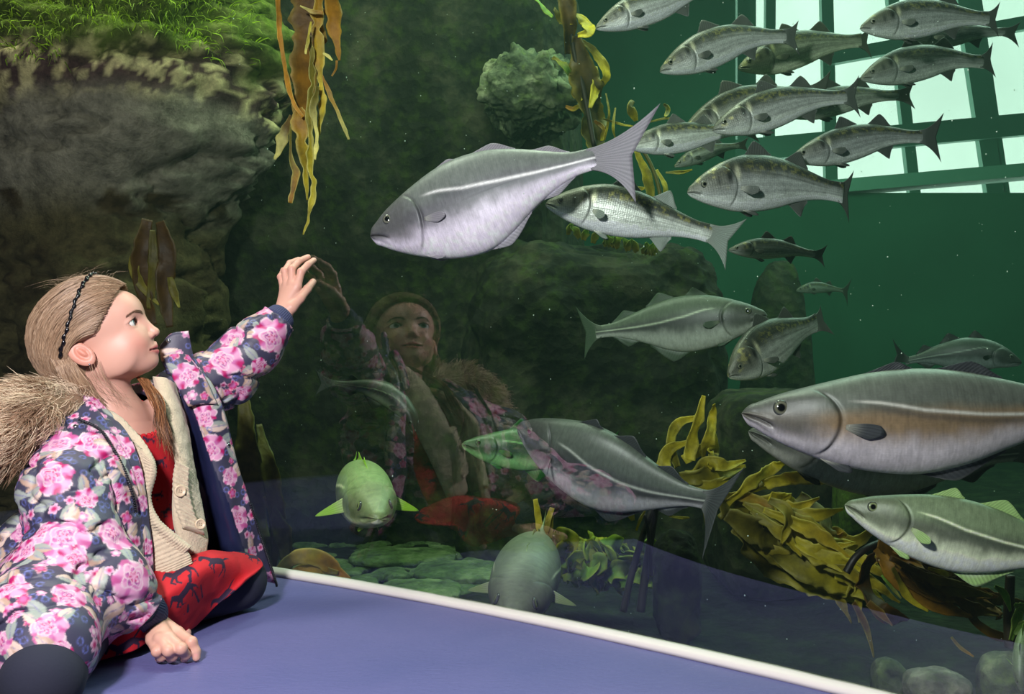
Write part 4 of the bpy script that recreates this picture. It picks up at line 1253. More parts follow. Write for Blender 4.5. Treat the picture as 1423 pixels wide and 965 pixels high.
for pts, w in (([(1404, 890), (1412, 866), (1420, 838)], [8, 18, 6]), ([(1408, 880), (1425, 868), (1440, 866)], [8, 14, 5]), ([(1382, 815), (1396, 826), (1404, 850)], [5, 12, 4]), ([(1410, 840), (1424, 846), (1436, 840)], [5, 16, 6])):
    blade(k, [(x, y, 2.0) for x, y in pts], w, c0=GRN * .7, c1=GRN, ruffle=.4)

# crumpled sea lettuce, sprigs and stems on the bed
k = plant('sea_lettuce', 'crumpled yellow-green sea lettuce on the bed right of the cod nosing down', (840, 815, 3.0))
for i in range(60):
    x = 778 + 135 * KRS.rand(); y = 750 + 55 * KRS.rand() + 14 * (x - 778) / 135
    a = KRS.rand() * 6.28; r = 14 + 12 * KRS.rand()
    dd = 2.95 + .2 * KRS.rand()
    blade(k, [(x - r * math.cos(a), y - r * .7 * math.sin(a), dd), (x, y - 5, dd - .05), (x + r * math.cos(a), y + r * .7 * math.sin(a), dd)], [8, 30, 10], c0=GRN * (.5 + .6 * KRS.rand()), c1=mixc(GRN, YEL, np.array(KRS.rand())), edge=YEL, ruffle=.7, ragged=.3, face=(KRS.randn(), -1, KRS.randn()))
k = plant('yellow_sprig', 'upright forked yellow sprig behind the tail end of the cod nosing down', (756, 745, 2.75))
blade(k, [(752, 748, 2.75), (748, 720, 2.75), (744, 694, 2.75)], [10, 10, 7], c0=YEL, c1=YEL * 1.1, ruffle=.1)
blade(k, [(756, 748, 2.75), (762, 722, 2.75), (767, 706, 2.75)], [8, 9, 7], c0=OLV, c1=YEL, ruffle=.1)
blade(k, [(764, 748, 2.76), (766, 730, 2.76), (768, 716, 2.76)], [6, 6, 4], c0=OLV, c1=OLV, ruffle=.1)
k = plant('bare_kelp', 'bare dark kelp stems rising from the bed below the nose-up pollack', (880, 850, 2.62))
for pts, r in (([(866, 850, 2.62), (880, 790, 2.62), (898, 730, 2.62), (915, 690, 2.64)], .010), ([(890, 850, 2.64), (898, 790, 2.64), (912, 700, 2.64)], .012), ([(905, 800, 2.6), (902, 750, 2.6), (896, 715, 2.6)], .006)):
    stipe(k, pts, r, lin(30, 26, 14))
blade(k, [(880, 724, 2.58), (876, 712, 2.58), (884, 708, 2.58)], [5, 12, 4], c0=YEL, c1=YEL)
blade(k, [(884, 738, 2.58), (890, 722, 2.58), (898, 708, 2.58)], [3, 5, 2], c0=YEL, c1=YEL)
blade(k, [(930, 718, 2.58), (945, 720, 2.58), (958, 720, 2.58)], [2, 5, 2], c0=YEL * .8, c1=YEL)
k = plant('fallen_leaf', 'thin fallen kelp leaf drifting low at the right, above the rounded pale stone', (1340, 905, 2.0))
blade(k, [(1322, 886, 1.98), (1334, 900, 1.98), (1353, 913, 1.98)], [3, 6, 2], c0=OLV, c1=AMB, ruffle=.2)
k = plant('drooping_weed', 'limp brown weed strand drooping left of the fallen leaf', (1205, 870, 2.1))
blade(k, [(1186, 838, 2.12), (1204, 874, 2.12), (1214, 914, 2.12)], [10, 9, 2], c0=BRN, c1=OLV, ruffle=.3)
blade(k, [(1206, 838, 2.12), (1222, 852, 2.12), (1240, 870, 2.12)], [10, 12, 2], c0=BRN, c1=AMB * .7, ruffle=.3)
# ================================================================ the girl
GRS = np.random.RandomState(5)
# head frame
HP, HYAW, HS = math.radians(18), math.radians(8), 0.95        # head pitch, yaw and scale
hf = np.array([math.cos(HP) * math.cos(HYAW), math.cos(HP) * math.sin(HYAW), math.sin(HP)])
hl = np.array([-math.sin(HYAW), math.cos(HYAW), 0.0])
hu = np.cross(hf, hl)
HC = at(127, 489, 1.915) + 0.067 * hl
HR = np.stack([hf, hl, hu])                    # rows: local axes in the world


def hw(*p): return HC + HS * np.asarray(p, float) @ HR      # head local -> world
def hloc(P): return (np.asarray(P) - HC) @ HR.T / HS


# torso frame (chest faces the window and a little the camera)
tr_ = nrm(np.array([-.42, -.90, 0])); tn_ = np.array([.90, -.42, 0.]); tn_ = nrm(tn_)
NB, PB = at(166, 592, 2.01), at(192, 812, 1.98)


def s_torso(P, off=0.0):
    q = P - NB
    ax = PB - NB; L2 = ax @ ax
    t = np.clip(q @ ax / L2, 0.0, 1.0)
    c = q - t[:, None] * ax
    a = c @ tr_; b = c @ tn_; z = c[:, 2]
    wa = np.interp(t, [0, .12, .3, .6, .85, 1], [.085, .120, .128, .118, .128, .135]) + off
    wb = np.interp(t, [0, .12, .3, .6, .85, 1], [.060, .075, .085, .085, .098, .10]) + off
    k = np.sqrt((a / wa) ** 2 + (b / wb) ** 2 + (z / (.06 + off)) ** 2)
    return (k - 1) * np.minimum(wa, wb) * 0.9


def chain(P, pts, k=0.012):
    """pts: (point, radius) joints of a limb"""
    d = None
    for (a, ra), (b, rb) in zip(pts, pts[1:]):
        e = s_cone(P, a, b, ra, rb)
        d = e if d is None else smin(d, e, k)
    return d


# hands: joints
WL = (at(391, 441, 2.225), .0215)
gl = lambda px, off=.011: gd(px) - off
LH = dict(
    index=[(at(413, 398, 2.245), .0095), (at(418.5, 378, 2.255), .0085), (at(428, 368, 2.272), .0078), (at(436, 362, gl(436)), .0068)],
    middle=[(at(406, 396, 2.252), .0095), (at(405.5, 374, 2.262), .0085), (at(416, 363, 2.285), .0078), (at(428, 357.5, gl(428)), .0068)],
    ring=[(at(399, 397, 2.262), .0092), (at(396, 377, 2.275), .0082), (at(403, 366, 2.298), .0075), (at(415, 361, gl(415)), .0066)],
    pinky=[(at(394, 401, 2.272), .0085), (at(390, 385, 2.288), .0074), (at(394, 376, 2.305), .0068), (at(403, 371, gl(403)), .006)],
    thumb=[(at(405, 428, 2.225), .0125), (at(417, 415, 2.238), .0105), (at(427, 402, 2.262), .0095), (at(435, 392, gl(435)), .0080)])
WR = (at(210, 856, 1.80), .0225)
def fl(px, py, z): return at(px, py, (CAMH - z) * FPX / (py - HZ))
RH = dict(
    index=[(fl(247, 880, .040), .0105), (fl(266, 893, .034), .0095), (fl(272, 906, .018), .0085), (fl(273, 914, .0085), .0072)],
    middle=[(fl(235, 887, .043), .0105), (fl(252, 902, .032), .0098), (fl(258, 911, .016), .0086), (fl(256, 915, .0085), .0075)],
    ring=[(fl(222, 889, .042), .0102), (fl(234, 905, .030), .0095), (fl(240, 913, .016), .0084), (fl(237, 916, .0085), .0073)],
    pinky=[(fl(211, 890, .037), .0095), (fl(218, 906, .027), .0085), (fl(224, 914, .014), .0076), (fl(221, 916, .008), .0068)],
    thumb=[(fl(222, 862, .036), .0125), (fl(238, 868, .026), .0105), (fl(250, 874, .016), .0092), (fl(260, 880, .0095), .0080)])
SHR, ELR = at(100, 636, 1.86), at(103, 765, 1.73)
SHL, ELL = at(240, 560, 2.10), at(300, 535, 2.14)
HIPL, KNL, ANL = at(205, 826, 1.98), at(330, 808, 2.04), at(225, 852, 1.93)
HIPR, KNR, ANR = at(120, 838, 1.88), at(60, 944, 1.50), at(20, 872, 1.78)


def palm(P, H, W):
    d = None
    for f in ('index', 'middle', 'ring', 'pinky'):
        e = s_cone(P, W[0], H[f][0][0], W[1] * .62, H[f][0][1] * 1.05)
        d = e if d is None else smin(d, e, .012)
    return smin(d, s_cone(P, W[0], H['thumb'][0][0], W[1] * .7, H['thumb'][0][1]), .012)


def s_hand(P, H, W):
    d = palm(P, H, W)
    for f, j in H.items():
        if f == 'thumb':
            e = chain(P, j, .004)
        else:
            e = chain(P, j, .003)
            e = smin(e, np.sqrt(((P - j[1][0]) ** 2).sum(1)) - j[1][1] * 1.06, .003)
        d = smin(d, e, .0045)
    return d


EYE = np.array([.0765, .0325, .0335]); ER = .0138


def s_head(P):
    Q = hloc(P)
    M = Q.copy(); M[:, 1] = np.abs(M[:, 1])            # mirror symmetric
    d = s_ell(M, (.005, 0, .055), (.095, .071, .079))
    d = smin(d, s_ell(M, (.046, 0, -.002), (.061, .051, .073)), .022)
    d = smin(d, s_ell(M, (.077, 0, .064), (.0285, .041, .036)), .022)                # brow and forehead
    d = smin(d, s_ell(M, (.070, .026, -.006), (.028, .023, .027)), .020)
    d = smin(d, s_ell(M, (.069, .017, -.032), (.021, .020, .024)), .016)           # cheek
    d = smin(d, s_ell(M, (.024, .043, -.030), (.040, .014, .030)), .030)           # jaw corner
    d = smin(d, s_ell(M, (.079, 0, -.050), (.0265, .026, .0195)), .014)            # chin
    d = smin(d, s_ell(M, (.088, 0, -.028), (.0215, .0215, .018)), .012)             # muzzle
    d = smax(d, -s_ell(M, (.112, .034, .034), (.022, .0180, .0130)), .012)         # socket
    d = smin(d, s_cone(M, (.100, 0, .036), (.1155, 0, .0065), .0065, .0080), .011)  # nose
    d = smin(d, s_ell(M, (.1165, 0, .0035), (.0085, .0082, .0076)), .006)
    d = smin(d, s_ell(M, (.1065, .0092, -.0005), (.0088, .0058, .0062)), .004)
    d = smax(d, -s_ell(M, (.1120, .0056, -.0066), (.0048, .0026, .0035)), .0015)
    # eyelids round the eye ball
    lid = np.sqrt(((M - EYE) ** 2).sum(1)) - (ER + .0016)
    q = M - EYE - np.array([.012, 0, .0004])
    sl = q[:, 2] + .0006 * 0 + .10 * q[:, 1]
    slot = np.sqrt((q[:, 1] / .0140) ** 2 + (sl / .0068) ** 2 + (q[:, 0] / .018) ** 2) - 1
    d = smin(d, lid, .005)
    d = smax(d, -slot * .0060, .0010)
    # mouth
    for sgn in (1,):
        up = np.minimum(s_cone(M, (.1075, 0, -.0255), (.1045, .009, -.0260), .0050, .0048), s_cone(M, (.1045, .009, -.0260), (.0968, .0238, -.0292), .0048, .0030))
        lo = np.minimum(s_cone(M, (.1065, 0, -.0352), (.1030, .009, -.0347), .0056, .0050), s_cone(M, (.1030, .009, -.0347), (.0968, .0232, -.0300), .0050, .0030))
        d = smin(d, up, .0035); d = smin(d, lo, .0035)
        gap = np.minimum(s_cone(M, (.112, 0, -.0302), (.107, .010, -.0301), .0020, .0021), s_cone(M, (.107, .010, -.0301), (.0990, .0236, -.0296), .0021, .0019))
        d = smax(d, -gap, .0012)
    d = smin(d, s_cone(M, (.1118, 0, -.016), (.1095, 0, -.021), .0012, .0022), .006)
    # ear
    er = np.array([[.80, -.22, .56], [.20, .97, .10], [-.56, .03, .83]])
    e = s_ell(M, (-.019, .0735, .001), (.0205, .0075, .0310), er)
    e = smax(e, -s_ell(M, (-.014, .0802, .0015), (.0125, .0064, .0195), er), .003)
    e = smin(e, s_ell(M, (-.016, .0755, .0035), (.0055, .0045, .0130), er), .003)
    e = smin(e, s_ell(M, (-.0015, .0700, -.0025), (.0045, .0045, .0062)), .003)
    d = smin(d, e, .005)
    d = d * HS
    # neck
    d = smin(d, s_cone(P, hw(-.018, 0, -.015), NB + np.array([0, 0, -.01]), .046, .052), .018)
    return d


def s_body(P):
    d = s_head(P)
    d = smin(d, s_torso(P, -.006), .03)
    d = smin(d, chain(P, [(NB + .06 * tr_ - np.array([0, 0, .03]), .05), (SHR, .042), (ELR, .032), WR]), .02)
    d = smin(d, chain(P, [(NB - .06 * tr_ - np.array([0, 0, .03]), .05), (SHL, .042), (ELL, .032), WL]), .02)
    d = smin(d, chain(P, [(HIPL, .074), (KNL, .050), (ANL, .034)], .02), .03)
    d = smin(d, chain(P, [(HIPR, .074), (KNR, .052), (ANR, .034)], .02), .03)
    d = smin(d, s_hand(P, LH, WL), .006)
    d = smin(d, s_hand(P, RH, WR), .006)
    return d


allp = np.array([KNR, KNL, ANR, HC, WL[0], LH['index'][3][0], RH['index'][3][0], hw(-.1, 0, .14)])
V, F = sdf_mesh(s_body, allp.min(0) - .09, allp.max(0) + .09, .0020)
ql = hloc(V); qm = ql.copy(); qm[:, 1] = np.abs(qm[:, 1])
SKIN = lin(206, 158, 140)
c = np.tile(SKIN, (len(V), 1)) * (1 + .05 * fbm(V, 30, 3, 5))[:, None]
inhead = (qm[:, 0] > -.12) & (qm[:, 2] > -.08) & (np.abs(ql[:, 1]) < .11)
bl = np.exp(-(((qm - np.array([.085, .036, -.012])) / np.array([.03, .022, .02])) ** 2).sum(1)) * inhead
c = mixc(c, lin(206, 128, 114), bl * .55)
ear = np.exp(-(((qm - np.array([-.018, .076, .0])) / np.array([.022, .012, .026])) ** 2).sum(1)) * inhead
c = mixc(c, lin(202, 124, 104), np.clip(ear * .8, 0, .7))
up = np.minimum(s_cone(qm, (.1095, 0, -.0262), (.1065, .009, -.0266), .0046, .0042), s_cone(qm, (.1065, .009, -.0266), (.0975, .0236, -.0294), .0042, .0030))
lo = np.minimum(s_cone(qm, (.1085, 0, -.0345), (.1050, .009, -.0342), .0052, .0046), s_cone(qm, (.1050, .009, -.0342), (.0975, .0230, -.0300), .0046, .0030))
lp = np.minimum(up, lo)
c = mixc(c, lin(184, 96, 94), (1 - smooth(-.0006, .0022, lp)) * inhead)
gp_ = np.minimum(s_cone(qm, (.110, 0, -.0302), (.106, .010, -.0301), .0015, .0014), s_cone(qm, (.106, .010, -.0301), (.0990, .0236, -.0296), .0015, .0014))
c = mixc(c, lin(96, 40, 40), (1 - smooth(.0, .0012, gp_)) * inhead)
ld = np.abs(np.sqrt(((qm - EYE) ** 2).sum(1)) - ER - .001)
q = qm - EYE - np.array([.012, 0, .0004]); slv = np.sqrt((q[:, 1] / .0140) ** 2 + ((q[:, 2] + .10 * q[:, 1]) / .0068) ** 2)
rim = np.exp(-((slv - 1.02) / .16) ** 2) * (ld < .006) * (q[:, 0] > -.016) * inhead
c = mixc(c, lin(96, 62, 50), np.clip(rim * (.9 * (q[:, 2] > -.001) + .35), 0, .9))
for H in (LH, RH):
    for f, j in H.items():
        a, b = j[2][0], j[3][0]
        dorsal = nrm(np.array([0, -.5, .8]) if H is RH else np.array([-.3, -.8, .3]))
        o = b + dorsal * j[3][1] * .8 - nrm(b - a) * .001
        k = np.sqrt(((V - o) ** 2).sum(1))
        c = mixc(c, lin(226, 164, 152), 1 - smooth(.0045, .0058, k))
        kk = np.sqrt(((V - j[1][0]) ** 2).sum(1))
        c = mixc(c, lin(198, 130, 112), np.exp(-(kk / .010) ** 2) * .4)
girl = mesh('person', V, F, mat_col('skin', 0.48, 0.0, 0.45, sss=0.06), col=np.clip(c, 0, .9), loc=np.array([PB[0], PB[1], 0]))
tag(girl, 'girl in a floral padded jacket and red dress sitting on the ledge, touching the window', 'person')

# eyes
me_ = mat_col('eye', 0.06, 0.0, 0.6)
for sg in (1, -1):
    e = EYE * np.array([1, sg, 1])
    V, F = ball((0, 0, 0), (1, 1, 1), 24, 32)
    V = V[:, [2, 0, 1]]                                    # pole looks along +x
    g = nrm(np.array([1, -.10 if sg > 0 else -.02, .04]))
    r1 = nrm(np.cross(g, [0, 0, 1])); Rm = np.stack([g, -r1, np.cross(r1, g) * 1.0], 1)
    a = np.arccos(np.clip(V[:, 0], -1, 1))
    ce = np.where((a < .20)[:, None], lin(6, 6, 8), np.where((a < .46)[:, None], lin(92, 110, 118), np.where((a < .52)[:, None], lin(40, 48, 54), lin(226, 220, 216))))
    Vw = np.array([hw(*(e + (Rm @ v) * ER * 1.035)) for v in V])
    mesh('eye', Vw, F, me_, girl, col=ce)


def project(P, fn, off=0.0, it=6):
    P = np.array(P, float)
    h = .0008
    for _ in range(it):
        d = fn(P) - off
        g = np.stack([(fn(P + h * np.eye(3)[k]) - fn(P - h * np.eye(3)[k])) for k in range(3)], 1) / (2 * h)
        P = P - np.clip(d, -.02, .02)[:, None] * g / ((g * g).sum(1)[:, None] + 1e-6)
    return P


def strands(paths, r, c, tip=0.25):
    """paths (k, n, 3) -> one mesh of fine three sided strands"""
    k, n, _ = paths.shape
    T = nrm(np.gradient(paths, axis=1))
    ref = nrm(np.array([.3, -.8, .5]))
    N1 = nrm(np.cross(T, ref)); N2 = np.cross(T, N1)
    rr = np.asarray(r).reshape(-1, 1) * np.interp(np.linspace(0, 1, n), [0, .12, .7, 1], [.6, 1, 1, tip])[None]
    ring = np.stack([paths + rr[..., None] * (math.cos(a) * N1 + math.sin(a) * N2) for a in (0, 2.094, 4.189)], 2)
    V = ring.reshape(-1, 3)
    b = (np.arange(k)[:, None, None] * n + np.arange(n - 1)[None, :, None]) * 3
    j = np.arange(3)[None, None]
    F = np.stack([b + j, b + (j + 1) % 3, b + 3 + (j + 1) % 3, b + 3 + j], -1).reshape(-1, 4)
    return V, F, np.repeat(np.asarray(c), n * 3, 0)


# brows and lashes
mb = MB()
for sg in (1, -1):
    k = 170
    t = np.sort(GRS.rand(k))
    base = np.array([np.interp(t, np.linspace(0, 1, 60), q) for q in cr([(.110, .0130, .0485), (.108, .026, .0535), (.099, .040, .0535), (.086, .052, .0470)], 60).T]).T
    base[:, 2] += np.interp(t, [0, .3, 1], [.0018, .0014, .0006]) * GRS.randn(k)
    st = np.array([[b, b + np.array([-.003, .0050, .0010 + .0012 * GRS.randn()])] for b in base])
    st[..., 1] *= sg
    W = project(np.array([hw(*p) for p in st.reshape(-1, 3)]), s_head, .0008).reshape(k, 2, 3)
    W = np.stack([W[:, 0], (W[:, 0] + W[:, 1]) / 2, W[:, 1]], 1)
    V, F, cc = strands(W, np.interp(t, [0, .3, 1], [.00030, .00042, .00026]), np.tile(lin(104, 76, 56), (k, 1)))
    mb.add(V, F, cc)
    eb = mb.build('eyebrow', mat_col('brow', .6), girl); mb = MB()
    k = 26
    t = np.linspace(-.8, .9, k)
    L0 = np.stack([EYE[0] + .0144 * np.sqrt(np.clip(1 - (t * .85) ** 2, .05, 1)) * .96, EYE[1] + t * .0126, EYE[2] + .0068 * np.sqrt(1 - t * t * .98) - .10 * t * .0118], 1)
    d_ = np.stack([.005 + 0 * t, .0022 * t, .0028 + 0 * t], 1)
    st = np.stack([L0, L0 + d_ * .6, L0 + d_ + np.array([0, 0, .0012])], 1)
    st[..., 1] *= sg
    W = np.array([hw(*p) for p in st.reshape(-1, 3)]).reshape(k, 3, 3)
    V, F, cc = strands(W, np.full(k, .0003), np.tile(lin(50, 34, 26), (k, 1)))
    mesh('eyelashes', V, F, mat_col('lash', .6), girl, col=cc)
V, F = ball(hw(-.009, -.0795, -.0235), .0018, 8, 10)
mesh('earring', V, F, mat_col('stud', .2, .9), girl, col=lin(200, 205, 220))

# ---------------------------------------------------------------- hair
def s_hair(P):
    Q = hloc(P)
    M = Q.copy(); M[:, 1] = np.abs(M[:, 1])
    d = s_ell(M, (.000, 0, .062), (.107, .079, .096))
    d = smin(d, s_ell(M, (-.046, 0, .045), (.084, .080, .086)), .02)
    d = smin(d, s_cone(M, (-.060, 0, .010), (-.066, 0, -.085), .060, .036), .03)
    cut = .88 * (Q[:, 0] - .066) - .474 * (Q[:, 2] - .112) + .006 * np.cos(M[:, 1] * 60)
    d = smax(d, cut, .010)
    ec = np.minimum(Q[:, 0] + .030 - .35 * np.clip(-Q[:, 2], 0, .06), .024 - Q[:, 2] + .15 * (Q[:, 0] + .03))
    d = smax(d, ec, .008)
    return d * HS


c0 = hw(-.03, 0, .02)
V, F = sdf_mesh(s_hair, c0 - .19, c0 + .19, .0032)
HAIRC = [lin(166, 138, 112), lin(150, 122, 97), lin(182, 155, 129), lin(134, 106, 84)]
cc = mixc(np.tile(HAIRC[1], (len(V), 1)), HAIRC[0], smooth(-.3, .3, fbm(hloc(V) * np.array([1, 6, 6]), 14, 3, 9)))
M_HAIR = mat_col('hair', 0.36, 0.0, 0.5)
hair = mesh('hair', V, F, M_HAIR, girl, col=cc)


def s_hcap(P):
    Q = hloc(P)
    M = Q.copy(); M[:, 1] = np.abs(M[:, 1])
    d = s_ell(M, (.000, 0, .062), (.107, .079, .096))
    d = smin(d, s_ell(M, (-.046, 0, .045), (.084, .080, .086)), .02)
    return smin(d, s_cone(M, (-.060, 0, .010), (-.066, 0, -.085), .060, .036), .03) * HS


K = 6500; n = 13
ang = (GRS.rand(K) * 2 - 1) * 1.62                                   # round the hairline, ear to ear
back = GRS.rand(K) ** 1.3                                            # how far behind the hairline it starts
hx = .004 + np.interp(np.abs(ang), [0, .7, 1.2, 1.62], [.080, .070, .048, .014]); hz = np.interp(np.abs(ang), [0, .7, 1.2, 1.62], [.114, .098, .066, .032])
hy = np.sin(ang) * .078
S0 = np.stack([hx - back * .09 * np.cos(ang) , hy, hz + back * .03], 1)
E0 = np.stack([-.075 - .03 * np.cos(ang) + .006 * GRS.randn(K), hy * .82 + .006 * GRS.randn(K), -.085 + .02 * GRS.rand(K) + .012 * np.cos(ang)], 1)
t = np.linspace(0, 1, n)[None, :, None]
mid = np.stack([np.full(K, -.060) - .05 * np.cos(ang), hy * 1.05, np.interp(np.abs(ang), [0, .8, 1.62], [.120, .075, .040])], 1)
path = (1 - t) ** 2 * S0[:, None] + 2 * t * (1 - t) * mid[:, None] + t ** 2 * E0[:, None]
W = (HC + HS * path.reshape(-1, 3) @ HR)
off = np.repeat((.0004 + .0042 * GRS.rand(K) ** 2), n)
W = project(W, s_hcap, off, 5).reshape(K, n, 3)
W += hl * (.0016 * np.sin(np.linspace(0, 5, n))[None, :, None] * GRS.randn(K)[:, None, None])
cs = np.array([HAIRC[i] for i in GRS.choice(4, K, p=[.38, .30, .20, .12])]) * (.92 + .16 * GRS.rand(K))[:, None]
V, F, cc = strands(W, .00040 + .0004 * GRS.rand(K), cs)
mesh('hair_strands', V, F, M_HAIR, hair, col=np.clip(cc, 0, .9))
# flyaway wisps on the crown and loose locks
K = 90
a = GRS.rand(K) * 1.6 - .8
S0 = np.stack([.07 - .10 * GRS.rand(K), .05 * np.sin(a), .135 + 0 * a], 1)
P0 = project(HC + HS * S0 @ HR, s_hcap, .0, 5)
D = (.03 * GRS.randn(K) - .02)[:, None] * hf + (.004 + .013 * GRS.rand(K))[:, None] * hu + (.03 * GRS.randn(K))[:, None] * hl
W = np.stack([P0, P0 + D * .5 + .006 * hu, P0 + D], 1)
W = np.stack([cr(w, 7) for w in W])
V, F, cc = strands(W, np.full(K, .00013), np.tile(HAIRC[2], (K, 1)))
mesh('flyaway_strands', V, F, M_HAIR, hair, col=cc)
K = 260
w0 = np.array([at(206, 528, 1.99), at(222, 560, 1.935), at(230, 605, 1.905), at(243, 650, 1.895)])
w1 = np.array([at(190, 524, 2.00), at(214, 556, 1.945), at(222, 590, 1.925), at(226, 622, 1.915)])
W = []
for i in range(K):
    u = GRS.rand()
    e = w0 * (1 - u) + w1 * u + GRS.randn(4, 3) * np.array([[.002], [.004], [.006], [.009]]) * np.array([1, .5, .5])
    m_ = .55 + .45 * GRS.rand()
    W.append(cr(e, 14)[:max(4, int(14 * m_))])
    W[-1] = arc(W[-1], 12)[0]
V, F, cc = strands(np.array(W), .0006 + .0005 * GRS.rand(K), np.array([lin(120, 78, 48), lin(92, 58, 38), lin(150, 104, 70)])[GRS.choice(3, K)])
mesh('loose_lock', V, F, M_HAIR, hair, col=cc)
K = 900
W = []
for i in range(K):
    x, y = GRS.rand(), GRS.rand()
    if i < 880:                                  # swept behind the ear and down to the nape
        p = [(-.028 - .055 * x, -.070, .030 + .02 * y), (-.034 - .04 * x, -.0765, -.010), (-.030 - .04 * x + .004 * GRS.randn(), -.069 + .004 * GRS.randn(), -.055), (-.018 - .05 * x + .006 * GRS.randn(), -.052 + .006 * GRS.randn(), -.100 - .02 * y)]
    else:                                        # a few fine wisps below the ear
        p = [(.012 - .04 * x, -.074, -.015 - .02 * x), (.014 - .04 * x, -.080, -.05), (.022 - .03 * x + .008 * GRS.randn(), -.070, -.085), (.04 - .04 * x + .012 * GRS.randn(), -.055, -.115 - .02 * y)]
    W.append(cr(np.array([hw(*q) for q in p]), 12))
cs = np.array([HAIRC[i] for i in GRS.choice(4, K, p=[.35, .32, .15, .18])]) * (.85 + .3 * GRS.rand(K))[:, None]
V, F, cc = strands(np.array(W), np.where(np.arange(K) < 880, .0006 + .0005 * GRS.rand(K), .00026), cs)
mesh('nape_strands', V, F, M_HAIR, hair, col=np.clip(cc, 0, .9))
# beaded head band
n = 240
tt = np.linspace(-.12, PI + .12, n)
bp = np.stack([-.050 + .085 * np.sin(tt) ** 1.0, -.086 * np.cos(tt), .020 + .130 * np.sin(tt)], 1)
bp = project(HC + HS * bp @ HR, s_hcap, .0058, 8)
R = .0026 + .0016 * np.abs(np.sin(np.arange(n) * PI / 6.0))
zig = .0014 * np.sin(np.arange(n) * PI / 6.0)
bp = bp + zig[:, None] * hf
V, F = tube(bp, R, 10)
mesh('headband', V, F, mat_col('black beads', .18, 0, .6), girl, col=lin(14, 13, 18))
# ---------------------------------------------------------------- clothes
def sheet_mesh(ctrl, th, step=.0022, puff=0.0, wr=None, n=None, m=None, ruff=None):
    """closed cloth sheet through rows of points; returns V, F and (u, v, side) of each vertex"""
    rows = [np.array([at(*p) if len(p) == 3 else p for p in r]) for r in ctrl]
    L1 = max(arc(r, 30)[1] for r in rows)
    L0 = max(arc(np.array([r[j if j < len(r) else -1] for r in rows]), 30)[1] for j in (0, -1))
    m = m or max(8, int(L1 / step)); n = n or max(8, int(L0 / step))
    G = sheet(rows, n, m)
    u = np.linspace(0, 1, n)[:, None] + 0 * np.linspace(0, 1, m)[None]; v = 0 * u + np.linspace(0, 1, m)[None]
    ng = gnormals(G)
    # make the normal face the camera
    if (ng[n // 2, m // 2] @ (np.array([0, 0, CAMH]) - G[n // 2, m // 2])) < 0: ng = -ng
    e = np.minimum(np.minimum(u, 1 - u) * L0, np.minimum(v, 1 - v) * L1)
    rnd = np.sqrt(np.clip(1 - (1 - np.clip(e / (th * 1.2), 0, 1)) ** 2, .06, 1))
    h = th * rnd
    d = 0
    if wr is not None: d = wr(G, u, v)
    A = G + ng * (h + d)[..., None]; B = G - ng * (h * .9 - d * .8)[..., None]
    V, F = slab(B, A)
    f0 = F[(n - 1) * (m - 1) + (n // 2) * (m - 1) + m // 2]
    if np.cross(V[f0[1]] - V[f0[0]], V[f0[2]] - V[f0[0]]) @ ng[n // 2, m // 2] < 0: F = [f[::-1] for f in F]
    uu = np.concatenate([u.ravel()] * 2); vv = np.concatenate([v.ravel()] * 2)
    side = np.concatenate([-np.ones(n * m), np.ones(n * m)])
    return V, F, uu, vv, side


# ---- jacket: body and sleeves
FLOOR_ = 0.004


def s_jbody(P):
    d = s_torso(P, .030)
    d = smin(d, chain(P, [(at(96, 622, 1.87), .066), (at(92, 690, 1.78), .078), (at(104, 768, 1.72), .074), (at(150, 812, 1.715), .066), (at(196, 846, 1.745), .046)], .03), .02)
    d = smin(d, chain(P, [(at(226, 560, 2.10), .060), (at(268, 540, 2.13), .062), (at(312, 522, 2.165), .066), (at(355, 480, 2.195), .057), (at(384, 447, 2.215), .045)], .03), .02)
    # skirt of the jacket over the near thigh
    d = smin(d, chain(P, [(at(112, 790, 1.86), .11), (at(72, 844, 1.73), .110), (at(50, 876, 1.60), .094), (at(66, 902, 1.545), .072)], .04), .04)
    d = smin(d, s_cone(P, at(60, 770, 1.90), at(10, 850, 1.80), .09, .085), .04)
    return d


JCUT = [(at(190, 560, 1.90), .085), (at(215, 640, 1.90), .105), (at(240, 720, 1.89), .115), (at(262, 830, 1.86), .12)]


def wrinkle(P):
    q = P * np.array([1.0, 1.0, 1.9])
    r1 = 1 - np.abs(fbm(q, 9, 3, 101))
    w = -.0105 * np.clip((r1 - .72) / .28, 0, 1) ** 2 + .006 * fbm(P, 12, 2, 105)
    return w


def s_jacket(P):
    d = s_jbody(P)
    near = np.abs(d) < .03
    if near.any():
        w = np.zeros(len(P)); w[near] = wrinkle(P[near]); d = d - w * 1.0
    d = np.maximum(d, -(chain(P, JCUT, .03)))
    d = np.maximum(d, -s_cone(P, at(196, 540, 1.98), at(214, 575, 1.97), .062, .07))
    d = np.maximum(d, .030 - P[:, 2] + .012 * np.sin(P[:, 0] * 30 + P[:, 1] * 14))       # hem
    # hollow: leave a wall
    d = np.maximum(d, -(s_jbody(P) + .016))
    # open sleeve ends
    for c_, a_ in ((at(200, 849, 1.752), at(196, 846, 1.745) - at(150, 812, 1.715)), (at(388, 443, 2.218), at(384, 447, 2.215) - at(355, 480, 2.195))):
        a_ = nrm(a_)
        q = P - c_
        loc_ = (q * q).sum(1) < .075 ** 2
        d = np.where(loc_, np.maximum(d, q @ a_), d)
    # neck hole
    d = np.maximum(d, -s_cone(P, NB + np.array([.0, 0, -.02]), hw(0, 0, 0), .062, .075))
    return d


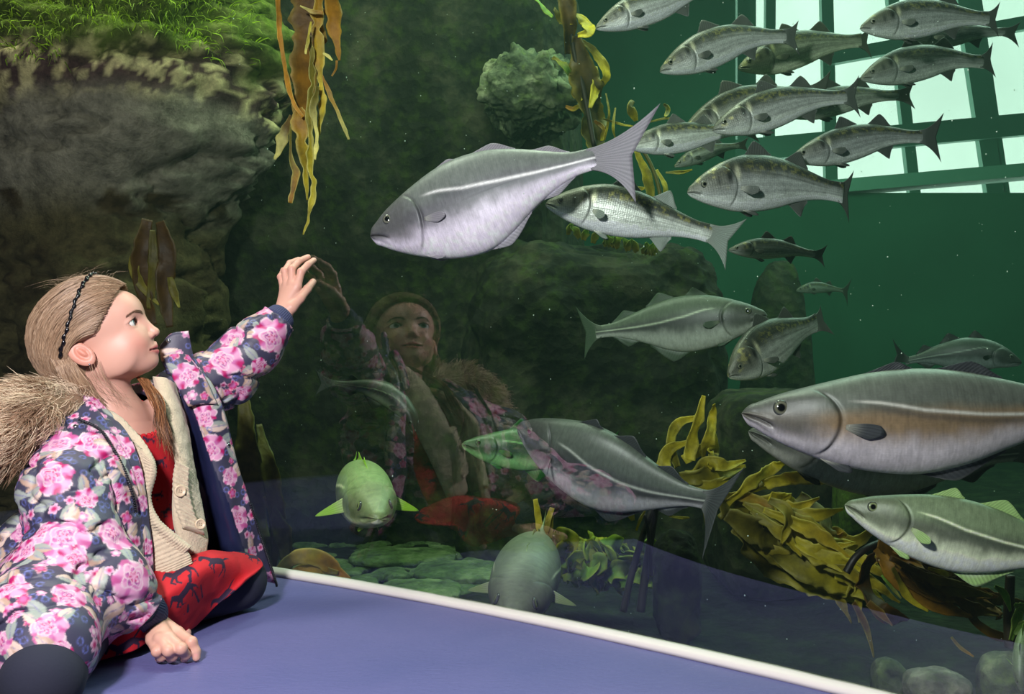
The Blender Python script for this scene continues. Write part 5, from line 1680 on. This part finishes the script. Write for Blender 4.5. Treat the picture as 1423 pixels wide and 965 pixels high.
jp = np.array([at(-40, 600, 1.8), at(-40, 930, 1.5), at(400, 420, 2.25), at(300, 700, 2.2), at(200, 520, 2.2)])
V, F = sdf_mesh(s_jacket, jp.min(0) - .05, jp.max(0) + .05, .0027)
JV, JF = [V], [tuple(f) for f in F]
inner = (s_jbody(V) - wrinkle(V)) < -.007
JS = [np.where(inner, 1.0, 0.0)]                         # 1 = lining


def add_sheet(ctrl, th, lin_fn=None, **k):
    V, F, u, v, s = sheet_mesh(ctrl, th, **k)
    o = sum(len(x) for x in JV)
    JV.append(V); JF.extend([tuple(i + o for i in f) for f in F])
    JS.append(np.zeros(len(V)) if lin_fn is None else lin_fn(u, v, s).astype(float))


wr_ = lambda G, u, v: (wrinkle(G.reshape(-1, 3)) * .7).reshape(u.shape)
# right front panel, edge first
add_sheet([[(112, 552, 1.93), (92, 582, 1.86), (70, 606, 1.83)],
           [(150, 584, 1.90), (118, 604, 1.82), (84, 630, 1.80)],
           [(178, 622, 1.87), (142, 640, 1.80), (100, 664, 1.79)],
           [(193, 672, 1.855), (160, 690, 1.79), (112, 706, 1.79)],
           [(202, 738, 1.85), (168, 748, 1.785), (120, 762, 1.80)],
           [(208, 800, 1.84), (178, 816, 1.78), (130, 826, 1.79)]], .011, wr=wr_)
# placket strip with the zip beside it
add_sheet([[(120, 540, 1.945), (108, 556, 1.905)], [(160, 582, 1.90), (142, 590, 1.875)], [(186, 620, 1.868), (168, 626, 1.845)], [(199, 672, 1.852), (184, 674, 1.83)], [(208, 738, 1.845), (194, 740, 1.825)], [(213, 806, 1.835), (200, 806, 1.82)]], .006, wr=lambda G, u, v: .004 * fbm(G, 22, 2, 7))
# pointed collar flap with its snap
add_sheet([[(124, 556, 1.90), (92, 588, 1.84)], [(150, 590, 1.86), (98, 604, 1.815)], [(178, 640, 1.838), (128, 618, 1.805)], [(192, 690, 1.825), (168, 668, 1.80)]], .006, wr=lambda G, u, v: .003 * fbm(G, 22, 2, 17))
# stand collar, right
add_sheet([[(104, 532, 1.97), (118, 540, 1.95), (134, 552, 1.925)], [(112, 556, 1.95), (128, 566, 1.925), (150, 584, 1.895)]], .006)
# left panel: lining by the body, floral facing outside it, zip on the free edge
add_sheet([[(224, 520, 2.10), (236, 512, 2.085), (248, 500, 2.075), (266, 490, 2.085)],
           [(238, 560, 2.08), (256, 562, 2.065), (276, 562, 2.055), (306, 556, 2.075)],
           [(252, 640, 2.07), (274, 646, 2.065), (298, 646, 2.055), (332, 640, 2.09)],
           [(266, 720, 2.06), (294, 728, 2.07), (322, 730, 2.065), (358, 732, 2.12)],
           [(274, 790, 2.06), (306, 800, 2.09), (340, 802, 2.10), (384, 812, 2.19)]], .009,
          lin_fn=lambda u, v, s: (s > 0) & (v < np.interp(u, [0, .3, .7, 1], [.45, .60, .70, .74])),
          wr=lambda G, u, v: .010 * fbm(G * np.array([1.5, 1, .8]), 11, 3, 27) + .006 * np.sin(v * 9 + 3 * u) * smooth(.0, .3, u))
# left stand collar rising to a point, and the turned lapel below it
add_sheet([[(222, 482, 2.06), (238, 464, 2.065), (262, 460, 2.075)], [(224, 500, 2.055), (244, 492, 2.06), (268, 492, 2.075)], [(232, 520, 2.06), (252, 522, 2.06), (276, 522, 2.07)]], .007)
add_sheet([[(226, 496, 2.045), (244, 492, 2.045), (262, 494, 2.055)], [(240, 526, 2.035), (262, 524, 2.035), (284, 524, 2.05)], [(262, 566, 2.03), (280, 562, 2.032), (302, 562, 2.05)]], .006)
JVa = np.vstack(JV); LINE = np.concatenate(JS)
# vertex normals by faces
FN = np.array([f[:4] if len(f) == 4 else (*f, f[-1]) for f in JF])
nv_ = np.cross(JVa[FN[:, 2]] - JVa[FN[:, 0]], JVa[FN[:, 3]] - JVa[FN[:, 1]])
JN = np.zeros_like(JVa)
for k in range(4): np.add.at(JN, FN[:, k], nv_)
JN = nrm(JN)
# ---- the printed fabric
NAVY, LINC = lin(60, 59, 80), lin(28, 33, 62)
PK1, PK2, PK3, MAG, CRM = lin(184, 100, 156), lin(212, 150, 184), lin(220, 196, 204), lin(172, 26, 96), lin(210, 186, 174)
PUR, TAN, SAGE, PERI = lin(142, 46, 130), lin(176, 148, 132), lin(146, 154, 148), lin(100, 108, 178)
JC = np.tile(NAVY, (len(JVa), 1))
from mathutils.kdtree import KDTree
kd = KDTree(len(JVa))
for i, p in enumerate(JVa): kd.insert(p, i)
kd.balance()
bvh = BVHTree.FromPolygons([tuple(p) for p in JVa], [tuple(f) for f in JF])
CAM0 = Vector((0, 0, CAMH))
frs = np.random.RandomState(31)


def cast(px, py):
    d = Vector(at(px, py, 1.0)) - CAM0
    h = bvh.ray_cast(CAM0, d.normalized())
    return None if h[0] is None else (np.array(h[0]), np.array(h[1]))


def near(p, n, r):
    ids = np.array([i for _, i, _ in kd.find_range(Vector(p), r)], int)
    if len(ids) == 0: return ids, None, None
    n = nrm(n)
    ids = ids[(JN[ids] @ n) > .15]
    e1 = nrm(np.cross(n, [.3, .2, 1.])); e2 = np.cross(n, e1)
    q = JVa[ids] - p
    return ids, q @ e1, q @ e2


def paint(ids, col, m):
    JC[ids] = mixc(JC[ids], col, m)


def peony(p, n, R):
    ids, x, y = near(p, n, R * 1.25)
    if len(ids) == 0: return
    rot = frs.rand() * 6.28; ph = frs.rand() * 6.28
    r = np.hypot(x, y) / R; th = np.arctan2(y, x) + rot
    wob = vnoise(np.stack([x / R * 3, y / R * 3, 0 * x + rot], 1))
    out = .80 + .14 * np.abs(np.cos(2.5 * th + ph)) ** .6 + .09 * vnoise(np.stack([np.cos(th) * 6, np.sin(th) * 6, 0 * th + ph], 1))
    m = 1 - smooth(out - .03, out + .03, r)
    rr = r / out
    l1 = .5 + .5 * np.cos(5 * th + ph + 1.2 * wob)               # outer petals
    col = mixc(PK1, PK2, smooth(.25, .8, l1 + .3 * wob))
    col = mixc(col, PK3, smooth(.86, .97, rr) * smooth(.3, .7, l1))
    col = mixc(col, MAG, smooth(.35, .05, l1) * smooth(.45, .75, rr) * (1 if frs.rand() < .7 else .4))
    r2 = np.hypot(x / R - .18 * math.cos(rot), y / R - .18 * math.sin(rot)); th2 = np.arctan2(y / R - .18 * math.sin(rot), x / R - .18 * math.cos(rot))
    for k, (ra, ca, cb) in enumerate(((.62, PK2, PK1), (.46, PK1, PUR if frs.rand() < .5 else MAG), (.30, PK2, MAG))):
        e = ra * (.86 + .16 * np.cos((4 + k) * th2 + ph * (k + 1)) + .10 * wob)
        mm = 1 - smooth(e - .03, e + .03, r2)
        cc = mixc(ca, cb, smooth(.1, .8, .5 + .5 * np.cos((4 + k) * th2 + ph * (k + 1) + 2.2)) * smooth(.15, .6, r2 / ra))
        cc = mixc(cc, PK3, smooth(.78, .95, r2 / e) * .8)
        col = mixc(col, cc, mm)
    paint(ids, col, m)


def blossom(p, n, R, c1, c2):
    ids, x, y = near(p, n, R * 1.2)
    if len(ids) == 0: return
    a = frs.rand() * 6.28
    r = np.hypot(x, y) / R; th = np.arctan2(y, x) + a
    out = .55 + .42 * np.abs(np.cos(2.5 * th)) ** .7
    col = mixc(c1, c2, smooth(.65, .2, r))
    col = mixc(col, PK3, smooth(.7, .95, r / out) * .5)
    paint(ids, col, 1 - smooth(out - .06, out + .06, r))


def leaf(p, n, L, ang):
    ids, x, y = near(p, n, L * .6)
    if len(ids) == 0: return
    u = (x * math.cos(ang) + y * math.sin(ang)) / L; v = (-x * math.sin(ang) + y * math.cos(ang)) / L
    w = .20 * np.cos(np.clip(u, -.5, .5) * PI) ** .8 * (1 + .4 * u)
    col = mixc(TAN if frs.rand() < .6 else SAGE, CRM if frs.rand() < .5 else SAGE, smooth(-.1, .1, v + .1 * vnoise(np.stack([u * 9, v * 9, 0 * u], 1))))
    col = mixc(col, lin(110, 104, 150), np.exp(-(v / .02) ** 2) * .7)
    paint(ids, col, (1 - smooth(w - .02, w + .02, np.abs(v))) * (np.abs(u) < .5))


def ringlet(p, n, R):
    ids, x, y = near(p, n, R * 1.5)
    if len(ids) == 0: return
    r = np.hypot(x, y); th = np.arctan2(y, x)
    paint(ids, PERI, np.exp(-((r - R) / (.0011)) ** 2) * (.75 + .25 * np.cos(9 * th)))


big = [(82, 615, 28), (75, 664, 28), (60, 739, 22), (92, 751, 34), (132, 618, 28), (168, 620, 22), (160, 686, 16), (100, 778, 24), (186, 808, 33), (19, 815, 24), (96, 829, 26), (68, 875, 27), (84, 908, 18), (33, 766, 22), (4, 893, 18),
       (380, 466, 28), (323, 470, 20), (314, 500, 25), (258, 522, 20), (283, 578, 18), (360, 509, 13), (331, 722, 20), (341, 670, 12), (372, 806, 12), (268, 480, 10), (205, 760, 12), (45, 640, 14), (350, 770, 12), (20, 855, 14), (140, 560, 16), (198, 700, 12)]
used = []
order = []
# small things first, the large flowers printed over them
cand = JVa[frs.permutation(len(JVa))[:9000]]; cn = JN[frs.permutation(1)[0]:]
ids_all = frs.permutation(len(JVa))[:12000]
bigp = []
for px, py, r in big:
    h = cast(px, py)
    if h is None: continue
    dd = h[0][1]
    n_ = h[1] if h[1] @ (np.array(CAM0) - h[0]) > 0 else -h[1]
    bigp.append((h[0], n_, r * dd / FPX))
occ = [(p, R) for p, n_, R in bigp]


def free(p, r):
    for q, R in occ:
        if ((p - q) ** 2).sum() < (r + R * .9) ** 2: return False
    return True


rest = []
for i in ids_all:                                   # random large flowers where none was placed by eye
    p = JVa[i]
    R = .020 + .016 * frs.rand()
    if LINE[i] < .5 and free(p, R + .012):
        occ.append((p, R)); rest.append((p, JN[i], R))
nleaf = nsm = nri = 0
for i in ids_all[::-1]:
    if LINE[i] > .5: continue
    p = JVa[i]
    k = frs.rand()
    if k < .30 and nleaf < 240 and free(p, .010):
        leaf(p, JN[i], .040 + .022 * frs.rand(), frs.rand() * 6.28); occ.append((p, .014)); nleaf += 1
    elif k < .62 and free(p, .007):
        c1, c2 = ((MAG, PK1), (PK1, PK3), (PK2, MAG))[frs.randint(3)]
        blossom(p, JN[i], .008 + .005 * frs.rand(), c1, c2); occ.append((p, .009)); nsm += 1
    elif free(p, .0055):
        ringlet(p, JN[i], .0050); occ.append((p, .0062)); nri += 1
for p, n_, R in rest + bigp: 
    for _ in range(2):
        a = frs.rand() * 6.28
        e1 = nrm(np.cross(n_, [.3, .2, 1.])); e2 = np.cross(nrm(n_), e1)
        leaf(p + (e1 * math.cos(a) + e2 * math.sin(a)) * R * 1.05, n_, .045, a)
    peony(p, n_, R)
JC = mixc(JC, LINC, LINE)


def mat_jacket():
    m, nt, o = newmat('printed nylon')
    p = N(nt, 'ShaderNodeBsdfPrincipled', Roughness=0.5)
    p.inputs['Specular IOR Level'].default_value = 0.4
    a = N(nt, 'ShaderNodeAttribute', attribute_name='Col')
    nt.links.new(a.outputs['Color'], p.inputs['Base Color'])
    tc = N(nt, 'ShaderNodeTexCoord'); nz = N(nt, 'ShaderNodeTexNoise', Scale=38.0, Detail=4.0)
    nt.links.new(tc.outputs['Object'], nz.inputs['Vector'])
    b = N(nt, 'ShaderNodeBump', Strength=0.25, Distance=0.004)
    nt.links.new(nz.outputs['Fac'], b.inputs['Height']); nt.links.new(b.outputs[0], p.inputs['Normal'])
    nt.links.new(p.outputs[0], o.inputs['Surface'])
    return m


M_LIN = mat_col('navy satin lining', 0.28, 0.0, 0.6, bump=('noise', 18, 0.5))
FNA = np.array([f[0] for f in JF])
jacket = mesh('jacket', JVa, JF, None, girl, col=np.clip(JC, 0, .9), mats=[mat_jacket(), M_LIN], midx=(LINE[FNA] > .5).astype(int))
jacket['label'] = 'dark blue padded jacket printed with pink flowers'

# cuffs
M_CUFF = mat_col('ribbed cuff', 0.85, color=lin(58, 64, 96))
for a, b, c_, r0 in ((at(196, 846, 1.745), at(206, 854, 1.775), at(211, 858, 1.79), .036), (at(382, 449, 2.212), at(390, 441, 2.222), at(394, 437, 2.228), .034)):
    P, L = arc(np.array([a, b, c_]), 40)
    T, N1, N2 = frames(P)
    ph = np.linspace(0, 2 * PI, 200, endpoint=False)
    rad = (r0 * np.interp(np.linspace(0, 1, 40), [0, .35, .8, 1], [.86, 1.0, .92, .80]))[:, None] * (1 + .022 * np.cos(ph * 44))[None]
    O = P[:, None] + rad[..., None] * (np.cos(ph)[None, :, None] * N1[:, None] + np.sin(ph)[None, :, None] * N2[:, None])
    I = P[:, None] + (rad * .82)[..., None] * (np.cos(ph)[None, :, None] * N1[:, None] + np.sin(ph)[None, :, None] * N2[:, None])
    G = np.concatenate([O, I[::-1]], 0)
    F = gridf(80, 200, 0, True) + [(79 * 200 + j, 79 * 200 + (j + 1) % 200, (j + 1) % 200, j) for j in range(200)]
    mesh('cuff', G.reshape(-1, 3), [f[::-1] for f in F], M_CUFF, jacket)
# zips
M_ZIP = mat_col('black zip', 0.35, 0.3)
def zipper(pts, off):
    P, L = arc(np.array([at(*p) for p in pts]), 400)
    P = P + off
    k = max(10, int(L / .0042))
    Q, _ = arc(P, k)
    T, N1, N2 = frames(Q)
    mb = MB()
    V, F = tube(P[::4], .0022, 6); mb.add(V, F, lin(24, 24, 34))
    for i in range(k):
        R = np.stack([T[i], N1[i], N2[i]], 1)
        V, F = box(Q[i], (.0022, .0075, .0042), R); mb.add(V, F, lin(30, 30, 40))
    mb.build('zipper', M_ZIP, jacket)
zipper([(114, 584, 1.835), (142, 598, 1.838), (160, 624, 1.828), (174, 650, 1.822), (188, 690, 1.812), (192, 712, 1.815)], np.array([0, -.010, .002]))
zipper([(348, 700, 2.11), (358, 732, 2.12), (372, 774, 2.155), (384, 812, 2.185)], np.array([.004, -.012, 0]))
M_SNAP = mat_col('steel snap', 0.25, 0.9)
for px, py, d in ((105, 593, 1.80), (234, 474, 2.045), (317, 619, 2.055)):
    h = cast(px, py)
    p = h[0] if h else at(px, py, d)
    n_ = h[1] if h else np.array([0, -1, 0.])
    if n_ @ (np.array(CAM0) - p) < 0: n_ = -n_
    e1 = nrm(np.cross(n_, [.1, .2, 1])); R = np.stack([e1, np.cross(n_, e1), n_], 1)
    V, F = ball((0, 0, 0), (.0048, .0048, .0024), 10, 16)
    s_ = np.hypot(V[:, 0], V[:, 1])
    cc = np.where((s_ < .0018)[:, None], lin(70, 70, 76), lin(176, 176, 184))
    mesh('snap_button', V @ R.T + p + n_ * .0012, F, M_SNAP, jacket, col=cc)

# fur trimmed hood lying on the shoulder
fur_pts = [(at(-40, 650, 1.74), .030), (at(-5, 606, 1.78), .042), (at(45, 578, 1.83), .044), (at(88, 570, 1.90), .034), (at(118, 556, 1.99), .028), (at(146, 548, 2.09), .028)]
s_fur = lambda P: chain(P, fur_pts, .03)
fp = np.array([p for p, _ in fur_pts])
V, F = sdf_mesh(s_fur, fp.min(0) - .08, fp.max(0) + .08, .006)
hood = mesh('fur_trim', V, F, mat_col('fur base', .9), girl, col=lin(140, 112, 90))
hood['label'] = 'long beige faux fur along the hood'
ids = GRS.randint(0, len(V), 9500)
P0 = V[ids]
hh = .002
gr = nrm(np.stack([s_fur(P0 + hh * np.eye(3)[k]) - s_fur(P0 - hh * np.eye(3)[k]) for k in range(3)], 1))
flow = nrm(np.array([-.75, -.35, -.28]))
clump = np.stack([vnoise(P0, 34, k) for k in (1, 2, 3)], 1)
D1 = nrm(gr * .8 + flow * .8 + .55 * clump + .18 * GRS.randn(len(P0), 3))
D2 = nrm(D1 * .6 + flow * 1.0 + .5 * clump + np.array([0, 0, -.25]) + .25 * GRS.randn(len(P0), 3))
Lh = (.028 + .026 * GRS.rand(len(P0)))[:, None]
W = np.stack([P0 - gr * .003, P0 + D1 * Lh * .5, P0 + D1 * Lh * .5 + D2 * Lh * .6], 1)
W = np.stack([cr(w, 5) for w in W])
W[..., 2] = np.maximum(W[..., 2], .01)
cs = mixc(lin(226, 204, 178), lin(150, 120, 96), smooth(-.1, .5, clump[:, 0] + .3 * GRS.randn(len(P0)))) * (.8 + .4 * GRS.rand(len(P0)))[:, None]
V2, F2, cc = strands(W, .00030 + .0004 * GRS.rand(len(P0)), cs, .15)
mesh('fur', V2, F2, mat_col('fur', .7, 0, .2), hood, col=np.clip(cc, 0, .9))['kind'] = 'stuff'

# ---- red dress
def s_bodice(P):
    d = s_torso(P, .004)
    d = np.maximum(d, -s_cone(P, NB + tn_ * .045 + np.array([0, 0, .02]), NB + np.array([0, 0, .10]), .050, .07))
    return d


V, F = sdf_mesh(s_bodice, np.minimum(NB, PB) - .20, np.maximum(NB, PB) + .20, .0035)
DV, DF = [V], [tuple(f) for f in F]
def dsheet(ctrl, th, **k):
    V, F, u, v, s = sheet_mesh(ctrl, th, **k)
    o = sum(len(x) for x in DV); DV.append(V); DF.extend([tuple(i + o for i in f) for f in F])
# skirt over the lap
def skirt_wr(G, u, v):
    return .010 * np.sin(v * 17 + u * 3) * smooth(.15, .8, u) * .35 + .007 * fbm(G, 11, 3, 41)
dsheet([[(140, 806, 1.86), (180, 806, 1.83), (225, 792, 1.855), (275, 768, 1.93), (325, 766, 2.02)],
        [(128, 838, 1.80), (172, 832, 1.77), (225, 816, 1.80), (290, 780, 1.89), (356, 772, 2.05)],
        [(124, 872, 1.745), (170, 862, 1.725), (224, 842, 1.77), (285, 808, 1.87), (366, 786, 2.03)],
        [(138, 919, 1.722), (180, 906, 1.735), (226, 884, 1.80), (272, 868, 1.90), (340, 806, 1.955)]], .0028, wr=skirt_wr, step=.0014)
DVa = np.vstack(DV)
RED = lin(186, 20, 34)
DC = np.tile(RED, (len(DVa), 1)) * (1 + .08 * fbm(DVa, 40, 2, 3))[:, None]
FD = np.array(DF); nv_ = np.cross(DVa[FD[:, 2]] - DVa[FD[:, 0]], DVa[FD[:, 3]] - DVa[FD[:, 1]])
DN = np.zeros_like(DVa)
for k in range(4): np.add.at(DN, FD[:, k], nv_)
DN = nrm(DN)
# running horses, facing left: head, neck, back, tail, legs
HORSE = [(-.32, .12, .46, .18, .20, .19), (-.45, .20, -.76, .46, .15, .09), (-.76, .46, -1.02, .20, .10, .06), (-.74, .50, -.70, .62, .05, .02), (-.40, .34, -.66, .56, .06, .04),
         (.60, .28, .95, .44, .055, .06), (.95, .44, 1.28, .48, .06, .02), (-.42, .02, -.66, -.20, .10, .06), (-.66, -.20, -.46, -.38, .05, .04), (-.28, 0, -.34, -.32, .10, .055), (-.34, -.32, -.12, -.46, .05, .04),
         (.50, .10, .60, -.24, .12, .06), (.60, -.24, .44, -.52, .055, .04), (.58, .12, .86, -.18, .12, .06), (.86, -.18, .94, -.46, .055, .04)]


def inhorse(x, y):
    r = np.zeros(len(x), bool)
    for ax, ay, bx, by, ra, rb in HORSE:
        dx, dy = bx - ax, by - ay
        t = np.clip(((x - ax) * dx + (y - ay) * dy) / (dx * dx + dy * dy), 0, 1)
        r |= np.hypot(x - ax - t * dx, y - ay - t * dy) < ra + (rb - ra) * t
    return r


bd = BVHTree.FromPolygons([tuple(p) for p in DVa], DF)
kdd = KDTree(len(DVa))
for i, p in enumerate(DVa): kdd.insert(p, i)
kdd.balance()
for px, py, s_, rot in ((195, 583, 9, .4), (208, 613, 11, .3), (221, 645, 15, .35), (219, 690, 11, .3), (232, 712, 12, .6), (250, 798, 22, .42), (302, 783, 22, .22), (257, 828, 24, .42), (312, 832, 20, .6), (352, 776, 12, .2), (175, 902, 26, .45), (268, 874, 16, .7), (222, 852, 12, .5), (150, 868, 20, .4), (200, 560, 8, .3), (240, 740, 10, .4)):
    d = Vector(at(px, py, 1.0)) - CAM0
    h = bd.ray_cast(CAM0, d.normalized())
    if h[0] is None: continue
    p = np.array(h[0]); n_ = np.array(h[1])
    if n_ @ (np.array(CAM0) - p) < 0: n_ = -n_
    R = s_ * p[1] / FPX
    vw = nrm(np.array(CAM0) - p)
    rt = nrm(np.cross(np.array([0, 0, 1.]), vw)) ; e1 = nrm(rt - n_ * (rt @ n_)); e2 = np.cross(n_, e1)
    e2 = e2 / np.clip(abs(e2 @ np.cross(vw, rt)), .55, 1)
    e2 = e2 * abs(np.linalg.norm(e2)) ** -2
    ii = np.array([i for _, i, _ in kdd.find_range(Vector(p), R * 2.6)], int)
    ii = ii[np.abs(DN[ii] @ n_) > .2]
    q = DVa[ii] - p
    hx_, hy_ = q @ e1 / R, q @ e2 / R
    m_ = inhorse(hx_ * math.cos(rot) + hy_ * math.sin(rot), -hx_ * math.sin(rot) + hy_ * math.cos(rot))
    DC[ii[m_]] = lin(44, 24, 52)
dress = mesh('dress', DVa, DF, mat_col('red jersey', 0.85, color=None, bump=('noise', 160, 0.15)), girl, col=DC)
dress['label'] = 'red dress printed with dark running horses'
# ruffle at the neck
K = 90
a = np.linspace(-1.5, 1.5, K)
ring = NB + np.array([0, 0, .012]) + (np.cos(a) * .072)[:, None] * tn_ + (np.sin(a) * .075)[:, None] * tr_ + np.stack([0 * a, 0 * a, -.030 * np.cos(a)], 1)
V, F = tube(ring, .0048 + .0016 * np.sin(np.arange(K) * 1.1), 8)
mesh('neckband', V, F, mat_col('red band', .85, color=RED), dress)

# ---- tights
def s_tights(P):
    d = chain(P, [(HIPL, .078), (KNL, .0545), (ANL, .038)], .02)
    d = np.minimum(d, chain(P, [(HIPR, .080), (KNR, .056), (ANR, .040)], .02))
    d = np.minimum(d, chain(P, [(ANL, .034), (ANL + np.array([-.05, -.06, -.005]), .028)]))
    return np.maximum(d, .001 - P[:, 2])


kp = np.array([HIPL, KNL, ANL, HIPR, KNR, ANR])
V, F = sdf_mesh(s_tights, kp.min(0) - .10, kp.max(0) + .10, .005)
mesh('tights', V, F, mat_col('navy tights', 0.9, color=lin(27, 30, 48), sheen=.0, bump=('noise', 220, .1)), girl)

# ---- cream knitted cardigan
CREAM = lin(194, 178, 154)
CV, CF, CC = [], [], []


def rib(period, amp, axis='u'):
    def f(G, u, v):
        s = u if axis == 'u' else v
        return amp * (np.abs(np.sin(s * period * PI)) - .4) + .0016 * fbm(G, 60, 2, 51)
    return f


def csheet(ctrl, th, wr, **k):
    V, F, u, v, s = sheet_mesh(ctrl, th, wr=wr, step=.0022, **k)
    o = sum(len(x) for x in CV); CV.append(V); CF.extend([tuple(i + o for i in f) for f in F])
    CC.append(np.tile(CREAM, (len(V), 1)) * (1 + .10 * fbm(V, 90, 2, 5) + .04 * fbm(V, 20, 2, 8))[:, None])


# near front
csheet([[(132, 566, 1.945), (150, 574, 1.92), (164, 582, 1.905)], [(150, 604, 1.90), (176, 612, 1.89), (202, 630, 1.885)], [(170, 650, 1.885), (190, 652, 1.875), (214, 656, 1.875)],
        [(182, 700, 1.88), (194, 700, 1.868), (207, 700, 1.87)], [(186, 750, 1.872), (206, 748, 1.86), (226, 738, 1.862)], [(190, 790, 1.862), (224, 782, 1.852), (260, 766, 1.87)],
        [(200, 812, 1.858), (234, 800, 1.85), (268, 784, 1.87)]], .0075, rib(34, .0022))
# its rolled edge
csheet([[(146, 568, 1.915), (164, 580, 1.895)], [(188, 610, 1.885), (206, 628, 1.872)], [(204, 650, 1.872), (216, 654, 1.862)], [(198, 690, 1.868), (208, 692, 1.858)], [(206, 724, 1.864), (220, 722, 1.854)], [(232, 752, 1.866), (244, 744, 1.858)], [(256, 772, 1.868), (266, 760, 1.866)]], .0085, rib(46, .0030))
# far front
csheet([[(212, 524, 2.015), (226, 526, 2.02), (240, 532, 2.06)], [(222, 562, 1.972), (240, 572, 1.985), (258, 590, 2.03)], [(238, 610, 1.945), (252, 622, 1.965), (266, 640, 2.01)], [(246, 650, 1.93), (258, 662, 1.945), (274, 682, 1.99)],
        [(240, 690, 1.915), (258, 700, 1.93), (282, 716, 1.975)], [(242, 732, 1.905), (264, 744, 1.92), (288, 752, 1.96)], [(256, 768, 1.90), (270, 772, 1.915), (284, 772, 1.95)]], .0075, rib(40, .0020, 'v'))
csheet([[(244, 640, 1.925), (262, 650, 1.94)], [(240, 668, 1.912), (262, 680, 1.928)], [(242, 700, 1.902), (270, 716, 1.925)], [(254, 734, 1.898), (284, 744, 1.93)]], .0065, rib(13, .0042))
CVa = np.vstack(CV)
card = mesh('cardigan', CVa, CF, mat_col('cream knit', 0.95, 0, .2, sheen=.3, bump=('noise', 240, .55)), girl, col=np.clip(np.vstack(CC), 0, .9))
card['label'] = 'cream ribbed knitted cardigan'
bc = BVHTree.FromPolygons([tuple(p) for p in CVa], CF)
for px, py, r in ((249, 683, .0115), (277, 729, .0105)):
    h = bc.ray_cast(CAM0, (Vector(at(px, py, 1.0)) - CAM0).normalized())
    p = np.array(h[0]) if h[0] else at(px, py, 1.92)
    n_ = nrm(np.array(CAM0) - p + np.array([.9, 0, .1]))
    e1 = nrm(np.cross(n_, [.1, .2, 1])); R = np.stack([e1, np.cross(n_, e1), n_], 1)
    a = np.linspace(0, 2 * PI, 30, endpoint=False)
    prof = [(0.0, .0012), (.35, .0012), (.62, .0016), (.72, .0030), (.92, .0034), (1.0, .0018), (.95, -.0012), (0.0, -.0014)]
    G = np.array([[(q * r * math.cos(x), q * r * math.sin(x), z) for x in a] for q, z in prof])
    bo = mesh('button', G.reshape(-1, 3) @ R.T + p + n_ * .004, gridf(len(prof), 30, 0, True), mat_col('horn button', .4), card, col=lin(206, 184, 156))
    mb = MB()
    for dx, dy in ((1, 1), (1, -1), (-1, 1), (-1, -1)):
        V, F = ball(((dx * .0019), (dy * .0019), .0018), (.0009, .0009, .0006), 6, 8); mb.add(V @ R.T + p + n_ * .004, F, lin(60, 46, 36))
    mb.build('thread_hole', mat_col('hole', .8), bo)
# ================================================================ light and camera
def area(name, loc, tgt, size, power, col, shape='DISK', size_y=None, spread=PI):
    l = bpy.data.lights.new(name, 'AREA')
    l.energy = power; l.color = col; l.shape = shape; l.size = size
    if size_y: l.size_y = size_y
    l.spread = spread
    o = bpy.data.objects.new(name, l); COL.objects.link(o)
    o.location = loc
    o.rotation_euler = (Vector(tgt) - Vector(loc)).to_track_quat('-Z', 'Y').to_euler()
    return o


area('flash_lamp', (-0.62, 0.10, 1.35), (-0.2, 2.2, 0.5), 0.22, 62, (1.0, 0.95, 0.97))
area('tank_daylight', (2.2, 4.3, 3.55), (1.5, 3.8, 0), 2.6, 160, (0.80, 1.0, 0.88), 'RECTANGLE', 3.0)
area('tank_lamp', (0.05, 3.0, 2.9), (0.05, 3.0, 0), 0.6, 36, (0.95, 1.0, 0.80))
area('cap_lamp', (-1.15, 2.75, 3.0), (-1.3, 2.85, 1.4), 0.4, 38, (1.0, 1.0, 0.85))
wld = bpy.data.worlds.new('dim hall'); SC.world = wld
wld.use_nodes = True
wld.node_tree.nodes['Background'].inputs[0].default_value = (0.55, 0.6, 0.75, 1)
wld.node_tree.nodes['Background'].inputs[1].default_value = 0.035

cam = bpy.data.cameras.new('camera'); co = bpy.data.objects.new('camera', cam); COL.objects.link(co)
cam.sensor_width = 36.0; cam.lens = 36.0 * FPX / 1423.0
co.location = (0, 0, CAMH); co.rotation_euler = (PI / 2, 0, 0)
cam.shift_y = -(482.5 - HZ) / 1423.0
cam.clip_start = 0.02
SC.camera = co
vs = SC.view_settings
SC.display_settings.display_device = 'sRGB'
vs.view_transform = 'Standard'; vs.look = 'None'; vs.exposure = 0.2; vs.gamma = 1.0; vs.use_curve_mapping = False
cy = SC.cycles
cy.max_bounces = 8; cy.transparent_max_bounces = 16; cy.volume_bounces = 0; cy.diffuse_bounces = 3; cy.glossy_bounces = 3
cy.caustics_reflective = False; cy.caustics_refractive = False
cy.use_denoising = True
cy.sample_clamp_indirect = 4.0
